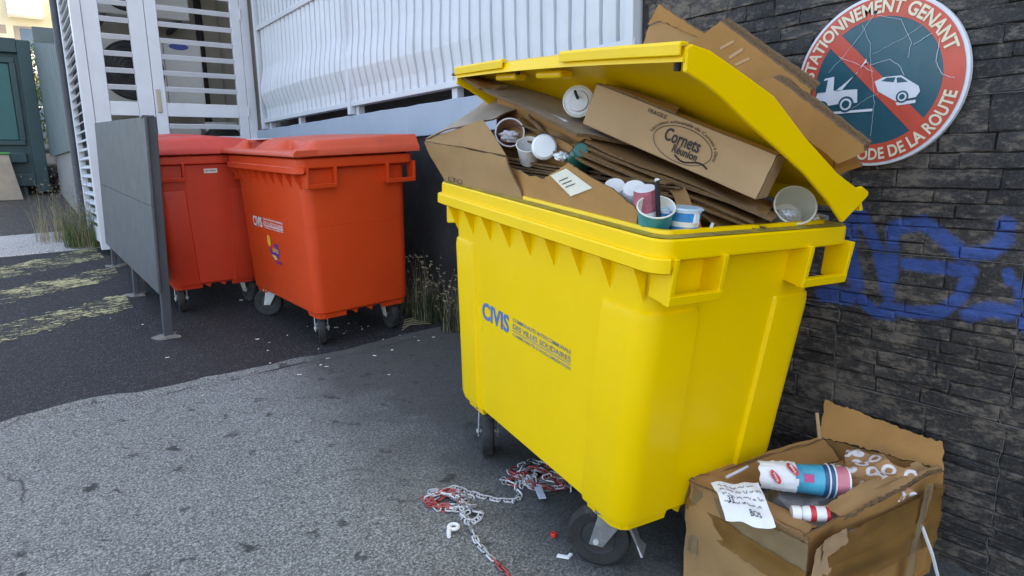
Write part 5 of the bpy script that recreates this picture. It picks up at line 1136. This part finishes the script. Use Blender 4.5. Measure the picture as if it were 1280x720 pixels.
G1 = mat('grass_green', (.075, .105, .028), .7, .3, 20); G2 = mat('dry_straw', (.26, .22, .13), .8, .2, 20); G3 = mat('dark_weed_green', (.028, .040, .016), .7, .3, 20)
grass('weed_clump', 'tall green grass clump at the corner of the white side screen', .60, 8.05, 420, .62, .20, (G1, G2), 1, 1, .7)
grass('weed_clump', 'pale seeding grass in front of the grey concrete wall', .40, 8.55, 120, .70, .22, (G2, G2), 2, 1, .6)
grass('weed_clump', 'thin dark weeds growing at foot of wall between the bins', 2.14, 3.80, 260, .40, .10, (G3, G2), 3, 1, .5)
grass('weed_clump', 'low weeds at the wall base behind the orange bin wheel', 2.15, 4.02, 120, .26, .09, (G3, G2), 4, 0, .6)
grass('weed_clump', 'dry weed stems at wall base behind yellow bin corner', 2.16, 3.50, 120, .36, .08, (G3, G2), 5, 1, .5)
# dead twigs under them
for k in range(5):
    x, y = 2.0 + .03 * k, 3.72 + .03 * k; z = gz(x, y) + .012
    tag(MB().tube([(x - .12, y - .05 + .02 * k, z), (x - .03, y + .01, z + .012), (x + .10, y - .03, z + .004)], [.0035, .003, .002], 5).build('dead_twig', G2), 'dead pale twig lying at the foot of the dark wall', 'twig', 'twigs by the wall')

# ------------------------------------------------------------------ background at the left
TEAL = mat('teal_container_paint', (.012, .095, .095), .5, .10, 2, .1, 20, dirt=((.03, .06, .06), .6, 3, .5)); TEALD = mat('dark_teal_frame', (.012, .045, .052), .5, .12, 3, dirt=((.05, .05, .05), .6, 4, .5))
ct = empty('storage_container', 'dark teal steel storage container standing at the back of the lane', 'container', (-.8, 15, gz(-.8, 14)))
cy0 = 13.6; cz0 = 1.02
sub(MB().box((-2.4, cy0 + .05, cz0 + .12), (.50, cy0 + 4, 3.36)), 'shell', TEALD, ct)
for x0, x1 in ((-2.4, -2.25), (.42, .60)): sub(MB().box((x0, cy0 - .04, cz0), (x1, cy0 + .12, 3.42)), 'corner_post', TEALD, ct, bevel=.01)
for z0, z1 in ((3.22, 3.44), (cz0 + .1, cz0 + .3)): sub(MB().box((-2.25, cy0 - .03, z0), (.42, cy0 + .1, z1)), 'rail', TEALD, ct, bevel=.01)
sub(MB().box((-2.1, cy0 + .02, 1.86), (.28, cy0 + .049, 3.05)), 'door_panel', TEAL, ct, bevel=.01)
for x0, x1, z0, z1 in ((-2.2, .36, 3.06, 3.14), (-2.2, .36, 1.78, 1.85), (.29, .37, 1.85, 3.06)): sub(MB().box((x0, cy0 + .0, z0), (x1, cy0 + .04, z1)), 'door_frame', TEALD, ct, bevel=.008)
sub(MB().box((-.3, cy0 - .05, 1.50), (.34, cy0 + .04, 1.66)), 'lock_bar', TEALD, ct, bevel=.01)
sub(MB().box((-1.6, cy0 - .04, 1.3), (.1, cy0 - .028, 1.36)), 'lock_rod', TEALD, ct)
for k, x in enumerate((-1.8, -.9, .2)): sub(MB().box((x - .1, cy0 + .1, gz(x, cy0) - .02), (x + .1, cy0 + 3.9, cz0 + .13)), 'skid', TEALD, ct)
WOOD = mat('weathered_board', (.22, .19, .15), .85, .15, 4, .2, 30)
o = patch((-.42, 12.9, gz(0, 12.9)), (.20, 12.95, gz(.2, 12.9)), (.10, 13.42, 1.62), (-.45, 13.4, 1.64), .03, 6, 6, .004, .002, 3, scale=2).build('leaning_board', [WOOD, WOOD]); tag(o, 'weathered wooden board leaning against the teal container', 'board')
tag(MB().box((-.35, 13.38, 1.64), (.12, 13.42, 1.665)).build('green_strip', mat('green_plastic_strip', (.05, .30, .05), .5)), 'bright green strip along top of the leaning board', 'strip')
# concrete wall with metal hoarding beyond the gate
GREYC = mat('grey_concrete_wall', (.24, .24, .235), .85, .12, 2.2, .3, 30, world_=True, dirt=((.13, .12, .11), .56, 2.5, .6)); HOARD = mat('grey_green_sheet', (.10, .135, .14), .55, .15, 3, .1, 30, world_=True)
cw = empty('concrete_wall', 'grey concrete wall under a metal hoarding beyond the white side screen', 'wall', (.9, 11, gz(.9, 11)))
mb = MB(); lp = []
for k in range(24):
    y = 8.72 + 5.0 * k / 23; lp.append([(.735, y, gz(.73, y) - .05), (.735 + .004 * mnoise.noise(Vector((y * 3, 0, 0))), y, 1.62), (1.05, y, 1.62), (1.05, y, gz(.73, y) - .05)])
sub(mb.loft(lp), 'wall_face', GREYC, cw)
hr_ = empty('metal_hoarding', 'ribbed grey green metal hoarding above the concrete wall', 'hoarding', (.75, 11.3, 1.65))
mb = MB(); lp = []
for k in range(60):
    y = 9.2 + 4.4 * k / 59; w = .018 * (1 if k % 4 < 2 else -1); lp.append([(.70 + w, y, 1.60), (.66 + w, y, 2.74 + .15 * (y - 9.2)), (.675 + w, y, 2.74 + .15 * (y - 9.2)), (.715 + w, y, 1.60)])
sub(mb.loft(lp), 'ribbed_sheet', HOARD, hr_)
for y in (9.3, 11.3, 13.4): sub(MB().box((.74, y - .03, 1.5), (.80, y + .03, 2.7 + .15 * (y - 9.2))), 'post', HOARD, hr_)
for z in (1.6, 2.6): sub(MB().box((.66, 13.62, z), (1.6, 13.66, z + 1.05)), 'return_sheet', HOARD, hr_)
dp = MB().tube([(.665, 8.93, gz(.7, 8.93)), (.665, 8.93, 2.2), (.66, 8.93, 4.2)], .045, 12).build('downpipe', SLATED, smooth=50); tag(dp, 'dark grey vertical downpipe behind the white side screen', 'pipe')
tag(MB().box((.665, 8.98, gz(.7, 9.0) - .02), (.83, 9.14, 4.2)).build('grey_post', SLATE, bevel=.006), 'blue grey steel post next to the dark downpipe', 'post')
# flats in the sun far behind
CRM = mat('cream_facade', (.62, .56, .40), .85, .05, 1, world_=True); WHT = mat('white_facade', (.72, .72, .70), .85, .05, 1, world_=True); GLS = mat('window_glass', (.05, .09, .14), .12, .1, 2, world_=True); SHD = mat('recess_shade', (.30, .25, .20), .9, .1, 2, world_=True); RAILM = mat('balcony_rail', (.30, .31, .32), .5)
fb = empty('block_of_flats', 'cream and white block of flats with balconies in sun far behind', 'building', (2, 46, gz(2, 46)))
fy = 42.0
sub(MB().box((-6, fy, 2), (12, fy + 8, 16)), 'wall', CRM, fb)
for k in range(4):
    zf = 3.4 + k * 2.7
    for x0, x1 in ((1.15, 2.55), (3.0, 4.4)):
        sub(MB().box((x0, fy - .9, zf), (x1, fy - .002, zf + 1.05)), 'balcony_front', WHT, fb); sub(MB().box((x0 + .15, fy - .02, zf + 1.05), (x1, fy + .0, zf + 2.3)), 'recess_shade', SHD, fb)  # recess shade is painted as a flat darker panel on the facade
        w = sub(MB().box((x0 + .4, fy - .05, zf + 1.0), (x0 + 1.0, fy - .025, zf + 2.2)), 'window', GLS, fb)
        sub(MB().box((x0, fy - .95, zf + 1.06), (x1, fy - .90, zf + 1.12)), 'rail', RAILM, fb)
    for x0, x1 in ((-1.2, -.5), (-.25, .42)):
        w = sub(MB().box((x0, fy - .04, zf + .95), (x1, fy - .01, zf + 2.0)), 'window', GLS, fb)
        f_ = MB().box((x0 - .06, fy - .06, zf + .89), (x1 + .06, fy - .042, zf + .95)).box((x0 - .06, fy - .06, zf + 2.0), (x1 + .06, fy - .042, zf + 2.06)).box((x0 - .06, fy - .06, zf + .951), (x0, fy - .042, zf + 1.999)).box((x1, fy - .06, zf + .951), (x1 + .06, fy - .042, zf + 1.999)).build('frame', WHT); f_.parent = w; f_.matrix_parent_inverse = fb.matrix_basis.inverted()
    sub(MB().box((.65, fy - .03, zf + 1.9), (1.0, fy - .005, zf + 2.3)), 'vent', SHD, fb)
    sub(MB().box((-2.0, fy - .3, zf + .0), (.6, fy - .003, zf + .4)), 'white_band', WHT, fb)
# sunlit shrub between container and hoarding
LEAF = mat('sunlit_leaf', (.10, .16, .022), .6, .4, 3)
def shrub(name, label, c, r, n, seed):
    root = empty(name, label, 'tree', (c[0], c[1], gz(c[0], c[1]))); rs_ = random.Random(seed); mb = MB()
    for k in range(n):
        d = Vector((rs_.gauss(0, 1), rs_.gauss(0, 1), rs_.gauss(0, 1))).normalized() * (rs_.random() ** .4); p = Vector((d.x * r[0], d.y * r[1], c[2] - root.location.z + d.z * r[2])); 
        if mnoise.noise(p * 2.2) < -.12: continue
        a = Vector((rs_.uniform(-1, 1), rs_.uniform(-1, 1), rs_.uniform(-1, 1))).normalized(); b = a.orthogonal().normalized(); s = rs_.uniform(.03, .07); mb.add([p, p + a * s + b * s * .4, p + a * 2 * s, p + a * s - b * s * .4], [(0, 1, 2, 3)])
    mb.build('crown', LEAF, root)
    mt = MB()
    mt.tube([(0, 0, -.1), (.05, 0, (c[2] - root.location.z) * .5), (0, .05, c[2] - root.location.z)], [.07, .05, .03], 8)
    for q in range(5): a = q * 1.3; mt.tube([(0, .02, (c[2] - root.location.z) * .6), (math.cos(a) * r[0] * .6, math.sin(a) * r[1] * .6, c[2] - root.location.z + .2 * q - .3)], [.03, .008], 6)
    mt.build('trunk', mat('bark', (.09, .07, .05), .9), root)
shrub('shrub', 'bright sunlit shrub seen through gap beside the teal container', (1.15, 19.0, 3.1), (.55, .7, 1.4), 2600, 3)
shrub('shrub', 'darker bushy tree standing below the block of flats', (1.9, 30, 4.2), (1.6, 1.2, 1.8), 3500, 4)
# heap of pale rubble and a parked white car behind the container
for k, (x, y, z, r_) in enumerate(((.66, 13.9, 1.35, .10), (.72, 14.2, 1.25, .13), (.62, 14.0, 1.12, .12), (.80, 14.1, 1.12, .12))):
    o = crumple('rubble_bag', (x, y, z - .04), r_, (mat('dark_rubble', (.05, .05, .05), .8, .4, 20), mat('pale_rubble', (.40, .36, .33), .8, .3, 20))[k % 2], None, None, k + 20, 1.0); tag(o, ('dark rubbish lump on top of the pile between container and concrete wall', 'pale rubbish lump against the concrete wall beside the container', 'dark rubbish lump at the bottom of pile touching the container', 'pale rubbish lump at the bottom of pile beside concrete wall')[k], 'bag', 'rubbish bags in the gap')
car = empty('parked_car', 'white parked car seen through gap beside the teal container', 'car', (1.0, 20.5, gz(1, 20.5)))
cz = gz(1, 20.5); CARW = mat('white_car_paint', (.72, .72, .72), .25)
sub(MB().loft([[(x, y, z) for x, z in ((.1, cz + .35), (1.8, cz + .35), (1.85, cz + .8), (1.75, cz + .95), (.15, cz + .95), (.05, cz + .8))] for y in (19.2, 23.0)]), 'body', CARW, car, bevel=.06)
sub(MB().loft([[(.18, 19.9, cz + .95), (1.72, 19.9, cz + .95), (1.72, 22.6, cz + .95), (.18, 22.6, cz + .95)], [(.35, 20.5, cz + 1.42), (1.55, 20.5, cz + 1.42), (1.55, 22.1, cz + 1.42), (.35, 22.1, cz + 1.42)]]), 'cabin', GLS, car, bevel=.03)
for x in (.12, 1.66):
    for y in (19.9, 22.3): sub(MB().lathe([(.0005, 0), (.18, 0), (.30, .0), (.31, .04), (.31, .12), (.30, .16), (.0005, .16)], axis_mx((x, y, cz + .31), (1, 0, 0)), 20), 'wheel', RUB, car)
